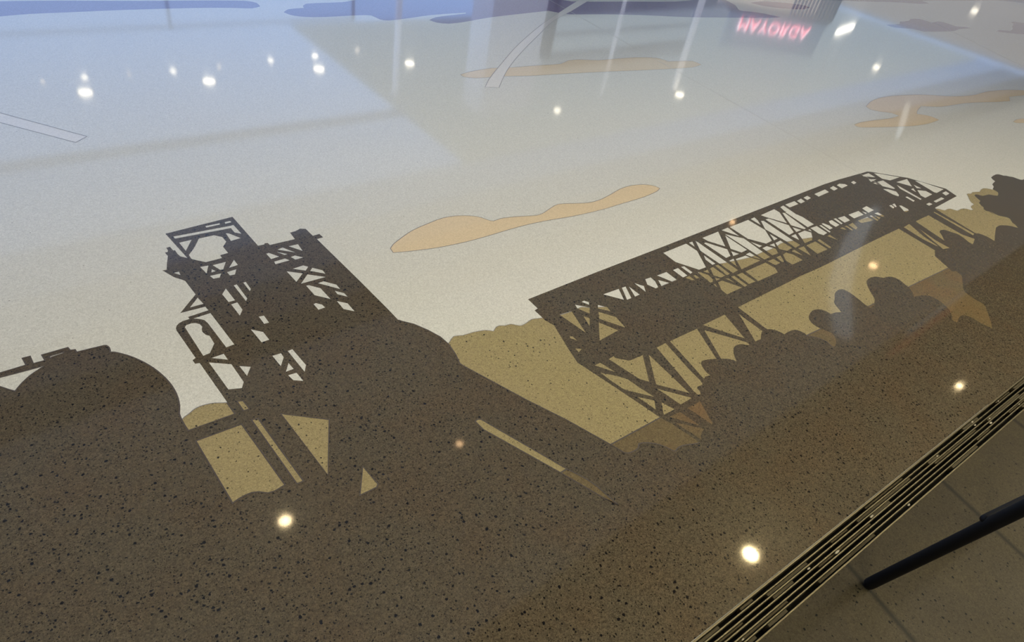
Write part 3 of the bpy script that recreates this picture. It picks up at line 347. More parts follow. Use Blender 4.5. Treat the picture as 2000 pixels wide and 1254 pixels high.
  [[(1.5179,1.0019),(1.5478,1.0012),(1.5642,0.937)],[(1.5106,0.9616),(1.5547,0.9185),(1.579,0.8848),(1.5883,0.8315),(1.6019,0.7719),(1.5367,0.8444),(1.5276,0.8592),(1.5167,0.9112)],[(1.5455,0.8029),(1.5893,0.7589),(1.5599,0.7257),(1.5516,0.7757)],[(1.6058,0.7384),(1.6229,0.6909),(1.5674,0.6937)],[(1.5928,0.9995),(1.6207,1.0021),(1.6228,0.9884),(1.6328,0.9794),(1.6566,0.9558),(1.6671,0.9518),(1.7317,0.949),(1.6445,0.8348),(1.6218,0.8626),(1.6081,0.9247)],[(1.7559,0.9383),(1.7548,0.919),(1.7387,0.7159),(1.6586,0.8107),(1.6782,0.8384)],[(1.6435,0.7944),(1.7276,0.6944),(1.6629,0.6946),(1.6514,0.7572)],[(1.8176,0.9508),(1.873,0.9516),(1.8414,0.8041),(1.8312,0.7348),(1.8234,0.7147),(1.7837,0.6833),(1.7617,0.6929),(1.7619,0.7105)],[(1.5776,0.6766),(1.6319,0.6712),(1.6462,0.5898)],[(1.5762,0.6458),(1.5971,0.6261),(1.6465,0.5718),(1.6262,0.566),(1.6077,0.5565),(1.5998,0.5438),(1.5969,0.5542)],[(1.6725,0.6696),(1.7421,0.6662),(1.7268,0.6352),(1.7103,0.601),(1.6968,0.5722),(1.6897,0.5719),(1.6833,0.6167)],[(1.8987,0.9499),(2.071,0.9455),(1.9921,0.7797),(1.9152,0.7158),(1.861,0.7243),(1.8533,0.741),(1.8702,0.8138)],[(2.0929,0.9241),(2.2005,0.7831),(2.2004,0.7654),(2.166,0.7585),(2.0681,0.7172),(2.0127,0.7622),(2.0141,0.7763)],[(2.1161,0.9487),(2.2675,0.9461),(2.2154,0.801)],[(2.3337,0.9164),(2.332,0.7902),(2.3067,0.7627),(2.269,0.7545),(2.2413,0.7633)],[(4.0209,0.9325),(4.1025,0.9357),(4.0393,0.8191),(4.0136,0.7206),(4.0055,0.7323),(3.9993,0.8081)],[(4.1066,0.8735),(4.0707,0.7555),(4.069,0.6792),(4.0508,0.6739),(4.0116,0.6919),(4.0669,0.8067)],[(4.1814,0.9321),(4.3611,0.9296),(4.3337,0.713),(4.3621,0.645),(4.2686,0.6206),(4.2295,0.6507),(4.1259,0.7305)],[(4.4568,0.9352),(4.448,0.8033),(4.4321,0.6735),(4.4021,0.6697),(4.4164,0.768),(4.4415,0.9286)],[(1.8637,1.3051),(1.9568,1.3012),(1.9212,1.2349)],[(1.9764,1.3006),(1.9985,1.2988),(1.9612,1.2279),(1.9343,1.2283)],[(2.0133,1.2915),(2.0147,1.2277),(1.9845,1.2273)],[(2.0561,1.2981),(2.0812,1.2627),(2.0563,1.2294)],[(2.1273,1.2961),(2.1619,1.2936),(2.159,1.2642),(2.1375,1.2258),(2.1207,1.2249),(2.1045,1.2628)],[(2.2026,1.2906),(2.2675,1.2886),(2.2658,1.2217),(2.2342,1.2228)],[(2.18,1.2634),(2.213,1.2237),(2.1578,1.2228)],[(2.3111,1.2849),(2.3472,1.2851),(2.3428,1.223),(2.3098,1.2219)],[(2.3698,1.2844),(2.3887,1.2804),(2.3879,1.2283),(2.3689,1.2251)],[(2.3791,1.4059),(2.5603,1.4101),(2.5618,1.3401),(2.4881,1.2256),(2.4369,1.2273),(2.3764,1.3243)],[(2.3186,1.2153),(2.3485,1.2154),(2.3473,1.1797),(2.3331,1.1889)],[(2.3711,1.2094),(2.3857,1.2072),(2.3843,1.1835),(2.3652,1.1855)],[(2.5818,1.4089),(2.6083,1.408),(2.5809,1.3708)],[(2.6292,1.4041),(2.6323,1.3916),(2.6258,1.1333),(2.5793,1.1302),(2.5815,1.2083),(2.5801,1.3331)],[(2.5635,1.298),(2.56,1.2236),(2.5375,1.2239),(2.5406,1.2691)],[(2.6563,1.3695),(2.6706,1.3714),(2.7307,1.2775),(2.6952,1.2313),(2.6577,1.2302)],[(2.6903,1.4077),(2.8277,1.4101),(2.743,1.2995),(2.694,1.3749)],[(2.859,1.411),(2.9169,1.4124),(2.9056,1.3286)],[(2.833,1.3668),(2.831,1.2258),(2.7809,1.2241),(2.7534,1.2725)],[(2.8436,1.3766),(2.9111,1.3028),(2.8957,1.1271),(2.8438,1.127)],[(2.9334,1.4112),(3.1061,1.4131),(3.1096,1.3035),(3.0479,1.2179),(2.99,1.2153),(2.9308,1.291)],[(3.1298,1.4124),(3.1689,1.4146),(3.1596,1.3869),(3.131,1.3462)],[(3.1729,1.3733),(3.1901,1.3659),(3.1722,1.1634),(3.1711,1.1199),(3.1181,1.1152),(3.125,1.1729),(3.1179,1.3075)],[(3.2148,1.3711),(3.2426,1.3687),(3.2976,1.272),(3.2565,1.2127),(3.2039,1.2087)],[(3.2302,1.4125),(3.3752,1.4201),(3.3757,1.3833),(3.3077,1.2897),(3.2431,1.3844)],[(2.9192,1.2645),(2.9476,1.2117),(2.9194,1.2104)],[(2.7358,1.2559),(2.7558,1.2221),(2.7101,1.2244)],[(2.6519,1.2064),(2.6893,1.2074),(2.6457,1.1546)],[(2.6988,1.2003),(2.7766,1.1962),(2.7832,1.1796),(2.8156,1.1322),(2.6494,1.1297)],[(2.7874,1.202),(2.8235,1.2044),(2.8287,1.1341),(2.7969,1.1786)],[(2.5017,1.2103),(2.5239,1.2099),(2.5218,1.1354),(2.4884,1.1343),(2.4685,1.1636)],[(2.5455,1.2124),(2.5659,1.2105),(2.5577,1.1331),(2.5335,1.1323)],[(2.4445,1.2074),(2.4791,1.2084),(2.463,1.1836)],[(2.4126,1.2153),(2.4268,1.2109),(2.4457,1.1771),(2.4365,1.1424),(2.4165,1.1303),(2.4038,1.1341)],[(2.4595,1.147),(2.4763,1.1291),(2.4455,1.1294)],[(2.4421,1.1166),(2.4728,1.1162),(2.5211,1.0346),(2.4052,1.0355),(2.4062,1.0676)],[(2.503,1.1186),(2.5188,1.1134),(2.5192,1.0765)],[(2.5434,1.1163),(2.5649,1.1134),(2.5617,1.0339),(2.5387,1.0307)],[(2.5851,1.1111),(2.6273,1.1109),(2.6288,1.0328),(2.5781,1.0355)],[(2.653,1.1088),(2.8248,1.1078),(2.8318,1.0544),(2.8108,1.0254),(2.6435,1.0281),(2.6463,1.0366)],[(2.4052,1.1154),(2.4171,1.1144),(2.4051,1.0917)],[(2.8485,1.11),(2.898,1.1084),(2.9011,1.0692),(2.8565,1.069)],[(2.9254,1.1091),(2.9643,1.1102),(2.9322,1.0653),(2.9175,1.0695)],[(2.9858,1.1085),(3.0208,1.1118),(3.0436,1.0845),(3.0465,1.0279),(2.9509,1.0296),(2.9511,1.0672)],[(3.0641,1.1059),(3.0932,1.1067),(3.0893,1.0522)],[(3.1274,1.1052),(3.179,1.1018),(3.1316,1.0297)],[(2.9293,1.1975),(2.9704,1.1985),(2.9984,1.1601),(2.9709,1.128),(2.9225,1.1311),(2.9263,1.1652)],[(2.9964,1.198),(3.0375,1.1966),(3.0121,1.1709)],[(3.0492,1.1956),(3.098,1.1969),(3.096,1.1225),(3.0412,1.1193),(3.016,1.1506)],[(3.0985,1.2647),(3.1002,1.2164),(3.0647,1.2148)],[(3.3876,1.3717),(3.4021,1.3655),(3.3701,1.2058),(3.3506,1.205),(3.3115,1.2659)],[(3.4138,1.3692),(3.4291,1.3674),(3.4635,1.3196),(3.4717,1.2866),(3.4624,1.2097),(3.3944,1.2077)],[(3.4373,1.4175),(3.4749,1.4222),(3.4598,1.3212),(3.4208,1.3775)],[(3.4977,1.423),(3.5979,1.4232),(3.5911,1.3912),(3.4952,1.39)],[(3.6186,1.4182),(3.6732,1.4241),(3.6658,1.3917),(3.615,1.3882)],[(3.7012,1.4233),(3.7517,1.428),(3.749,1.4003),(3.6987,1.3959)],[(3.8235,1.4208),(3.9595,1.4256),(3.954,1.3941),(3.8208,1.3891)],[(4.0145,1.4226),(4.0678,1.4283),(4.0659,1.3946),(4.0108,1.3901)],[(4.105,1.4243),(4.1465,1.429),(4.1843,1.4087),(4.1831,1.3896),(4.1007,1.3852)],[(4.2557,1.4043),(4.2972,1.408),(4.2937,1.3855),(4.2498,1.3806)],[(3.4013,1.1953),(3.4618,1.1908),(3.4541,1.1189),(3.4071,1.1151),(3.3935,1.1396)],[(3.4842,1.1874),(3.4999,1.1837),(3.4877,1.1165),(3.4713,1.1143)],[(3.5175,1.1921),(3.5329,1.1919),(3.5476,1.1597),(3.5408,1.134),(3.5071,1.133)],[(3.5921,1.1889),(3.6256,1.1876),(3.6201,1.1346),(3.5736,1.1324),(3.5741,1.1675)],[(3.6501,1.1902),(3.6718,1.1875),(3.6569,1.1348),(3.6377,1.1334)],[(3.6884,1.1838),(3.7561,1.1782),(3.7428,1.1338),(3.6799,1.1346)],[(3.8,1.1756),(3.9154,1.1714),(3.9038,1.1315),(3.7932,1.1346)],[(3.9748,1.178),(4.0357,1.181),(4.0353,1.1314),(3.9632,1.1304)],[(3.9357,1.1594),(3.9475,1.1336),(3.9269,1.1285)],[(3.7904,1.1091),(3.9004,1.1055),(3.902,1.0676),(3.8663,1.0696),(3.7857,1.0846)],[(3.9307,1.1062),(3.9483,1.1022),(3.9393,1.0515),(3.9186,1.0504)],[(3.9665,1.091),(3.9841,1.0629),(3.9542,1.0553)],[(3.9979,1.1087),(4.0334,1.1041),(4.0308,1.0601),(4.007,1.0613)],[(3.6771,1.1089),(3.7321,1.1111),(3.7069,1.0667),(3.6725,1.0593)],[(3.6398,1.1122),(3.6593,1.1102),(3.6494,1.0631),(3.6369,1.0654)],[(3.5827,1.1116),(3.6189,1.1117),(3.609,1.0809)],[(3.2707,1.1942),(3.3394,1.1945),(3.3588,1.1643),(3.3161,1.1315),(3.2886,1.1168),(3.214,1.1179),(3.2395,1.1478)],[(3.3662,1.1888),(3.3857,1.1896),(3.3741,1.1698)],[(3.2998,1.2492),(3.3244,1.2073),(3.2747,1.2077)],[(3.2046,1.1964),(3.2496,1.1975),(3.2127,1.151)],[(3.202,1.1),(3.293,1.0999),(3.2892,1.0224),(3.1874,1.0235)],[(3.3163,1.1013),(3.3416,1.1019),(3.3297,1.0213),(3.3105,1.0242)],[(3.4208,1.0998),(3.45,1.1021),(3.4435,1.047)],[(4.4543,1.4285),(4.5401,1.4266),(4.5293,1.3709),(4.4477,1.4146)],[(4.4416,1.3761),(4.5086,1.3501),(4.4218,1.3474)],[(4.5832,1.4086),(4.6166,1.3917),(4.7316,1.2931),(4.6,1.2983),(4.5623,1.3376)],[(4.4199,1.3321),(4.4426,1.3272),(4.4318,1.3034)],[(4.4722,1.3277),(4.5414,1.3211),(4.5102,1.2208),(4.4921,1.2201),(4.4458,1.278)],[(4.4061,1.2544),(4.4422,1.2361),(4.4699,1.1937),(4.4394,1.1596),(4.4131,1.1511),(4.3991,1.1835)],[(4.6235,1.2646),(4.7651,1.2551),(4.6798,1.1816)],[(4.5791,1.2415),(4.5791,1.2294),(4.5548,1.0589),(4.5324,1.0567),(4.547,1.2023)],[(4.4578,1.1253),(4.4801,1.12),(4.4743,1.0691),(4.4475,1.0666)],[(4.7228,1.1891),(4.7244,1.1358),(4.6913,1.1529)],[(4.6257,1.163),(4.6584,1.162),(4.6209,1.1253)],[(4.6629,1.1362),(4.7191,1.1018),(4.7138,1.0564),(4.6025,1.0548),(4.6025,1.0858)],[(4.8014,1.2144),(4.8342,1.1883),(4.8968,1.055),(4.7753,1.0514),(4.766,1.0631)],[(4.8205,1.0332),(4.8813,1.0329),(4.8705,1.0051),(4.8076,1.0027)],[(4.6139,1.0041),(4.7412,1.0061),(4.7432,0.9858),(4.6143,0.9872)],[(4.5106,1.009),(4.5574,1.0085),(4.5598,0.9886),(4.5082,0.9891)],[(4.2077,1.1164),(4.2328,1.1132),(4.2236,1.088),(4.1967,1.0827)],[(4.2473,1.1145),(4.2784,1.1141),(4.2487,1.0848),(4.2321,1.0845)],[(4.2821,1.0854),(4.2992,1.0783),(4.2969,1.032),(4.2806,1.0208),(4.2435,1.0186),(4.2347,1.0295),(4.2583,1.0554)],[(1.739,1.3108),(1.7535,1.312),(1.7662,1.295),(1.7551,1.2816)],[(1.6996,1.3096),(1.7439,1.2663),(1.7161,1.2372),(1.6956,1.2785),(1.6916,1.2867)],[(1.7891,1.2622),(1.8159,1.2318),(1.8092,1.206),(1.7727,1.2454)],[(1.7588,1.2276),(1.8033,1.1679),(1.7905,1.1003),(1.7293,1.1939)],[(1.7114,1.1772),(1.7498,1.102),(1.6362,1.0952)],[(1.5957,1.2909),(1.6567,1.286),(1.6169,1.1565)],[(1.6801,1.2374),(1.6954,1.2155),(1.66,1.1783)],[(1.5427,1.171),(1.5531,1.1655),(1.5535,1.1373),(1.5379,1.1624)],[(1.5158,1.108),(1.5359,1.0936),(1.5124,1.0847)]]),
 'ground':([(-0.3654,1.4736),(-0.0539,1.2516),(0.1948,1.1156),(0.2229,1.0961),(0.2399,1.0724),(0.5652,0.8621),(0.7217,0.7343),(1.0977,0.5025),(1.208,0.4997),(1.3447,0.4916),(1.8149,0.4144),(2.443,0.3409),(3.1038,0.1807),(3.6087,0.1479),(4.3,0.45),(4.4,-0.06974),(-1.5,0.26715),(-1.5,1.6)],
  []),
 'cloud_a':([(1.2139,1.98),(1.2275,1.9923),(1.2414,2.0033),(1.2653,2.0162),(1.2923,2.0289),(1.3166,2.0402),(1.3441,2.0523),(1.3716,2.0626),(1.4003,2.0705),(1.4301,2.0767),(1.46,2.0822),(1.4944,2.0886),(1.5308,2.0945),(1.5647,2.0972),(1.5934,2.0952),(1.6207,2.09),(1.6454,2.0832),(1.666,2.0756),(1.6854,2.066),(1.702,2.0563),(1.7191,2.0437),(1.7335,2.029),(1.7433,2.0122),(1.7522,1.996),(1.761,1.9848),(1.7729,1.9775),(1.7949,1.9787),(1.8193,1.981),(1.841,1.9782),(1.8654,1.9735),(1.8893,1.9679),(1.9274,1.9561),(1.971,1.9417),(2.0074,1.9317),(2.0313,1.9313),(2.0585,1.936),(2.0919,1.9469),(2.1266,1.959),(2.158,1.9677),(2.1871,1.9715),(2.219,1.9642),(2.2511,1.9526),(2.2832,1.941),(2.3197,1.9277),(2.354,1.9178),(2.3931,1.9135),(2.4371,1.915),(2.4719,1.9199),(2.5097,1.9274),(2.5456,1.9351),(2.591,1.9468),(2.6361,1.9568),(2.6856,1.9613),(2.7339,1.9604),(2.7648,1.9556),(2.7942,1.9479),(2.8196,1.9388),(2.8475,1.9227),(2.8679,1.9041),(2.8746,1.8875),(2.8782,1.869),(2.8557,1.8594),(2.8345,1.8522),(2.7975,1.8462),(2.7518,1.8403),(2.7081,1.8365),(2.653,1.8351),(2.5929,1.8353),(2.534,1.8355),(2.4776,1.8347),(2.4223,1.8339),(2.3692,1.8346),(2.3045,1.8382),(2.237,1.8434),(2.1771,1.8491),(2.1331,1.8551),(2.0906,1.8621),(2.0482,1.8685),(2.0054,1.8738),(1.9627,1.8785),(1.9199,1.882),(1.8763,1.8839),(1.8324,1.8847),(1.7889,1.885),(1.7454,1.8845),(1.7023,1.8834),(1.6602,1.883),(1.6194,1.8832),(1.5795,1.8839),(1.5408,1.8858),(1.4941,1.8897),(1.445,1.895),(1.3976,1.9018),(1.3514,1.9109),(1.3066,1.9215),(1.2696,1.9308),(1.2494,1.9365),(1.2296,1.9427),(1.2099,1.949),(1.2119,1.9645)],
  []),
 'cloud_b':([(2.7151,3.6214),(2.7642,3.637),(2.8121,3.6494),(2.8737,3.6588),(2.9484,3.6675),(3.0209,3.6714),(3.0836,3.6666),(3.1434,3.6566),(3.2051,3.6481),(3.2752,3.6433),(3.3495,3.6399),(3.4248,3.6361),(3.5094,3.6289),(3.5973,3.6212),(3.6715,3.6201),(3.7287,3.641),(3.7891,3.6648),(3.8483,3.6676),(3.9044,3.6605),(3.9597,3.6459),(4.0222,3.6261),(4.0831,3.6111),(4.135,3.6068),(4.1913,3.6065),(4.2476,3.6054),(4.3247,3.6017),(4.4115,3.5967),(4.4958,3.5877),(4.5774,3.5742),(4.6559,3.5566),(4.7167,3.534),(4.7432,3.5073),(4.7585,3.472),(4.7737,3.4367),(4.7399,3.4439),(4.8503,3.4269),(4.9629,3.4095),(5.0446,3.3881),(5.0618,3.3493),(5.061,3.2984),(4.9758,3.2806),(4.9,3.2705),(4.8028,3.2768),(4.6886,3.2895),(4.5767,3.302),(3.9127,3.3952),(3.7947,3.4103),(3.6794,3.4251),(3.5661,3.4389),(3.4512,3.4508),(3.3385,3.4617),(3.2372,3.4738),(3.1567,3.4886),(3.0792,3.5054),(3.0042,3.5191),(2.9292,3.5255),(2.8537,3.5294),(2.7937,3.5361),(2.7476,3.5543),(2.7156,3.5781),(2.7129,3.597)],
  []),
 'cloud_c':([(5.8956,2.1463),(5.9834,2.1732),(6.0682,2.1959),(6.172,2.2119),(6.2739,2.2201),(6.3507,2.22),(6.4306,2.2158),(6.5067,2.2088),(6.5835,2.1978),(6.6592,2.1837),(6.73,2.1697),(6.8207,2.1524),(6.9076,2.1326),(6.9671,2.1149),(7.0264,2.0948),(7.0842,2.0738),(7.1547,2.045),(7.2302,2.0129),(7.3048,1.9848),(7.371,1.9656),(7.4432,1.9484),(7.5176,1.9337),(7.6301,1.9162),(7.7517,1.9047),(7.8778,1.9057),(8.0075,1.9071),(8.1293,1.8964),(8.2455,1.8804),(8.3633,1.861),(8.4749,1.8374),(8.5569,1.8136),(8.6415,1.7861),(8.7287,1.7608),(8.8248,1.7424),(8.9277,1.7255),(9.0065,1.7058),(9.044,1.6695),(9.0603,1.6276),(8.9027,1.6271),(8.7632,1.6317),(8.6682,1.6469),(8.5759,1.6676),(8.4924,1.6853),(8.3916,1.701),(8.2987,1.7139),(8.2399,1.7218),(8.1811,1.7293),(8.1019,1.6982),(8.0242,1.6677),(7.9389,1.6834),(7.8547,1.6989),(7.7742,1.7152),(7.6775,1.7383),(7.5765,1.7639),(7.4824,1.7863),(7.4063,1.8025),(7.3284,1.8175),(7.2508,1.83),(7.1358,1.8424),(7.0214,1.8526),(6.9168,1.8621),(6.8216,1.8745),(6.7458,1.8957),(6.6824,1.9189),(6.6321,1.9381),(6.5835,1.9577),(6.4735,1.9307),(6.3811,1.9061),(6.3021,1.8708),(6.3356,1.8523),(6.3657,1.8323),(6.3883,1.8078),(6.4031,1.7821),(6.4062,1.7565),(6.4047,1.7335),(6.4009,1.7155),(6.346,1.7126),(6.2936,1.7109),(6.2144,1.7112),(6.1334,1.7145),(6.0693,1.7208),(6.0015,1.7295),(5.9382,1.7398),(5.8643,1.7557),(5.787,1.7747),(5.712,1.794),(5.6397,1.8132),(5.5695,1.8327),(5.5044,1.8516),(5.444,1.8693),(5.3852,1.8875),(5.3419,1.9035),(5.3229,1.9201),(5.3157,1.9377),(5.3367,1.9569),(5.3981,1.9615),(5.4558,1.9633),(5.5224,1.9576),(5.6009,1.9485),(5.6783,1.9389),(5.7505,1.9288),(5.8229,1.9182),(5.8883,1.9109),(5.9575,1.9108),(6.0329,1.9137),(6.0305,1.9456),(6.0204,1.9745),(5.9771,2.0024),(5.9284,2.0306),(5.893,2.063),(5.8715,2.0953),(5.8791,2.1191)],
  []),
 'cloud_d':([(7.2943,1.3988),(7.3629,1.4058),(7.4248,1.4092),(7.4925,1.4005),(7.5616,1.3878),(7.6482,1.3782),(7.7504,1.3666),(7.8309,1.3476),(7.8682,1.3173),(7.882,1.28),(7.8957,1.2428),(7.7918,1.2534),(7.6896,1.2637),(7.5994,1.277),(7.5242,1.2964),(7.4596,1.3188),(7.4055,1.3378),(7.3488,1.354),(7.304,1.3697),(7.2955,1.3832)],
  []),
 'purple_a':([(0.086,5.079),(0.1597,5.1016),(0.2355,5.1249),(0.3048,5.1444),(0.3553,5.1565),(0.4064,5.1666),(0.458,5.1737),(0.5299,5.1788),(0.6118,5.1818),(0.6955,5.1849),(0.7784,5.1891),(0.8632,5.1934),(0.9498,5.1968),(1.0381,5.199),(1.1281,5.2002),(1.22,5.2004),(1.3172,5.1997),(1.4165,5.198),(1.5066,5.1948),(1.5733,5.1901),(1.6403,5.1833),(1.7035,5.1758),(1.7597,5.1659),(1.8162,5.1547),(1.8633,5.1503),(1.8989,5.1645),(1.9379,5.1875),(1.9447,5.2358),(1.9447,5.2735),(1.9266,5.2979),(1.8992,5.3191),(1.8686,5.3323),(1.7954,5.3438),(1.7033,5.3516),(1.6128,5.3593),(1.1784,5.3832),(0.6632,5.4299),(0.5528,5.4347),(0.4453,5.4394),(0.3485,5.4397),(0.2724,5.4333),(0.1975,5.4225),(0.1243,5.412),(0.1111,5.2972),(0.0983,5.1862)],
  []),
 'purple_b':([(2.0578,5.0393),(2.0895,5.0752),(2.1185,5.1013),(2.1581,5.1114),(2.2065,5.117),(2.2553,5.1227),(2.2729,5.1742),(2.3008,5.2041),(2.3252,5.2235),(2.4173,5.2292),(2.5404,5.2305),(2.6408,5.234),(2.686,5.2463),(2.7344,5.2645),(2.816,5.2911),(2.9215,5.3255),(3.0301,5.3608),(4.0801,5.3123),(4.9154,5.2103),(4.9744,5.154),(5.0334,5.0976),(5.1105,5.0597),(5.305,5.0315),(5.5634,5.0122),(5.8316,4.9933),(6.0977,4.9679),(6.3754,4.9424),(6.6304,4.929),(6.8119,4.9374),(7.0141,4.9591),(7.1961,4.9813),(7.3267,5.0093),(7.4646,5.0414),(7.555,5.0358),(7.576,4.9517),(7.5514,4.8276),(7.5139,4.7203),(7.4271,4.6273),(7.3557,4.5443),(7.3893,4.5134),(7.4593,4.4932),(7.5259,4.4703),(7.5832,4.436),(7.6395,4.3974),(7.6884,4.3586),(7.7382,4.3033),(7.7828,4.245),(7.6487,4.2443),(7.524,4.2483),(7.3676,4.2675),(7.1842,4.2939),(7.0048,4.3196),(6.8137,4.3451),(6.6202,4.3708),(6.4556,4.3939),(6.3497,4.4104),(6.2471,4.428),(6.148,4.4472),(5.9844,4.4839),(5.798,4.5274),(5.6204,4.5658),(5.4672,4.5942),(5.3145,4.6193),(5.165,4.6412),(5.01,4.657),(4.8565,4.6702),(4.7378,4.6879),(4.6835,4.7129),(4.639,4.7479),(4.6051,4.777),(4.5853,4.7945),(4.5667,4.8131),(4.5731,4.8132),(4.2906,4.7786),(4.0238,4.746),(3.8068,4.7151),(3.6751,4.6874),(3.5433,4.6542),(3.4373,4.6294),(3.3807,4.6198),(3.327,4.6139),(3.2811,4.6139),(3.2305,4.6269),(3.1918,4.6507),(3.173,4.682),(3.1588,4.7195),(3.2123,4.7543),(3.2615,4.7799),(3.3573,4.7983),(3.4822,4.8161),(3.6107,4.8345),(3.6284,4.8598),(3.4982,4.8532),(3.3714,4.8467),(3.2549,4.8363),(3.1554,4.8191),(3.0553,4.797),(2.9687,4.7789),(2.9053,4.7674),(2.8437,4.7576),(2.7955,4.7546),(2.762,4.7646),(2.7379,4.7896),(2.7289,4.8412),(2.7148,4.8871),(2.6761,4.8996),(2.6244,4.903),(2.5718,4.9035),(2.4972,4.9018),(2.4132,4.8975),(2.3376,4.8963),(2.2782,4.8995),(2.221,4.9058),(2.1725,4.9158),(2.1387,4.9295),(2.1075,4.9486),(2.0835,4.9695),(2.0689,5.001)],
  []),
 'purple_c':([(9.5118,3.7337),(9.6312,3.727),(9.7525,3.7203),(9.8756,3.7134),(10.0529,3.7902),(10.1972,3.7881),(10.3309,3.7925),(10.5102,3.8475),(10.6247,3.8432),(10.7239,3.8212),(10.763,3.7821),(10.7769,3.7359),(10.7664,3.6913),(10.7816,3.6572),(10.9087,3.6654),(11.044,3.6742),(11.1077,3.6413),(11.1363,3.5909),(11.1279,3.5204),(11.1295,3.4546),(11.2077,3.4254),(11.3019,3.4032),(11.3575,3.3716),(11.4064,3.3375),(11.2494,3.3438),(11.0953,3.35),(10.9675,3.351),(10.8608,3.3346),(10.7554,3.3184),(10.6164,3.3217),(10.4787,3.3342),(10.3084,3.3558),(10.1147,3.3837),(9.972,3.4107),(9.9267,3.4431),(9.9033,3.4815),(9.8833,3.5105),(9.8533,3.5353),(9.756,3.564),(9.6301,3.5969),(9.5374,3.6305),(9.5138,3.6773)],
  []),
 'purple_d':([(11.8322,3.1376),(11.9569,3.1553),(12.0579,3.1635),(12.1622,3.1255),(12.2742,3.0911),(12.4017,3.1123),(12.5703,3.1497),(12.7619,3.227),(13.0492,3.2946),(13.1462,3.3691),(13.2407,3.3722),(13.3172,3.369),(13.3837,3.3252),(13.483,3.2807),(13.6857,3.2606),(13.9577,3.2441),(14.2372,3.2271),(13.8999,3.0906),(13.5786,2.9606),(13.2159,2.8871),(12.8699,2.8171),(12.6966,2.8548),(12.526,2.8919),(12.377,2.9271),(12.2669,2.9571),(12.1641,2.9888),(12.0696,3.0226),(11.9853,3.0595),(11.9086,3.0986)],
  []),
 'purple_e':([(9.0864,4.8771),(9.1523,4.8447),(9.229,4.8184),(9.4521,4.7844),(9.7551,4.7434),(10.0422,4.703),(10.2537,4.668),(10.4668,4.6307),(10.6778,4.5974),(10.8851,4.5731),(11.1033,4.5514),(11.2933,4.5299),(11.4113,4.5111),(11.5243,4.4891),(11.6359,4.4657),(11.7607,4.4358),(11.8893,4.4034),(12.0124,4.3793),(12.1664,4.3712),(12.3384,4.3697),(12.3609,4.4332),(12.3837,4.4973),(12.5621,4.4974),(12.7348,4.4937),(12.965,4.4765),(13.2479,4.4519),(13.5299,4.4268),(13.7821,4.4031),(14.0388,4.3782),(14.3052,4.356),(14.5937,4.3419),(14.8984,4.3303),(15.1751,4.3093),(15.3998,4.2699),(15.598,4.2197),(15.7625,4.1755),(15.8884,4.1331),(16.0384,4.0976),(16.2402,4.0838),(16.4933,4.0752),(16.7521,4.0665),(17.2855,4.2732),(17.8548,4.4938),(10.5621,4.992),(10.038,4.9512),(9.5471,4.9129)],
  []),
 'purple_f':([(7.921,4.7862),(8.0513,4.7942),(8.1842,4.8023),(8.3018,4.7985),(8.4448,4.7667),(8.5909,4.7197),(8.7112,4.676),(8.8085,4.6337),(8.8794,4.5869),(8.8911,4.5454),(8.8898,4.4972),(8.7397,4.4671),(8.6142,4.4515),(8.4879,4.4679),(8.3501,4.4978),(8.2306,4.532),(8.1424,4.5672),(8.0651,4.6087),(8.004,4.6518),(7.9696,4.6922),(7.9453,4.7392)],
  []),
 'trail_a':([(-0.0227,3.8963),(0.0978,3.7472),(0.3846,3.3844),(0.3267,3.3388),(0.0819,3.6397),(-0.0364,3.7831)],
  []),
 'trail_b':([(2.7565,3.3833),(2.8156,3.4416),(2.8766,3.4994),(2.9574,3.5671),(3.0451,3.6377),(3.1295,3.7052),(3.2168,3.7739),(3.3102,3.8476),(3.422,3.9355),(3.5377,4.0231),(3.6796,4.1248),(3.8384,4.2354),(3.991,4.3392),(4.112,4.4189),(4.2359,4.4976),(4.3635,4.5771),(4.5055,4.6639),(4.6561,4.7542),(4.8058,4.8431),(4.9445,4.925),(5.0877,5.0085),(5.2336,5.0923),(5.3897,5.1835),(5.5506,5.2761),(5.6855,5.3418),(5.7934,5.3522),(5.8743,5.3314),(5.7046,5.2463),(5.5414,5.1644),(5.381,5.081),(5.2019,4.9821),(5.0201,4.8792),(4.8492,4.7839),(4.6955,4.704),(4.5492,4.6293),(4.4042,4.5468),(4.2591,4.451),(4.1155,4.3487),(3.978,4.2498),(3.8271,4.1428),(3.6769,4.0354),(3.546,3.9403),(3.4477,3.8668),(3.3524,3.7937),(3.2666,3.7261),(3.1978,3.6702),(3.1308,3.6136),(3.0657,3.5561),(2.9939,3.4887),(2.921,3.4179),(2.8506,3.3495),(2.8191,3.3608),(2.7877,3.3721)],
  []),
}

SL = -.0571                               # the grille runs along y = c + SL*x
def gl(x, c): return (x, c+SL*x)
far = 23.0; west, east = -7.0, 46.0
FIELD = [gl(west, .1805), gl(east, .1805), (east, far), (west, far)]
tiles = obj('floor', plate([(west, -5.0), (east, -5.0), gl(east, .0851), gl(west, .0851)], [], -.05, 0), M_TILE); struct(tiles)
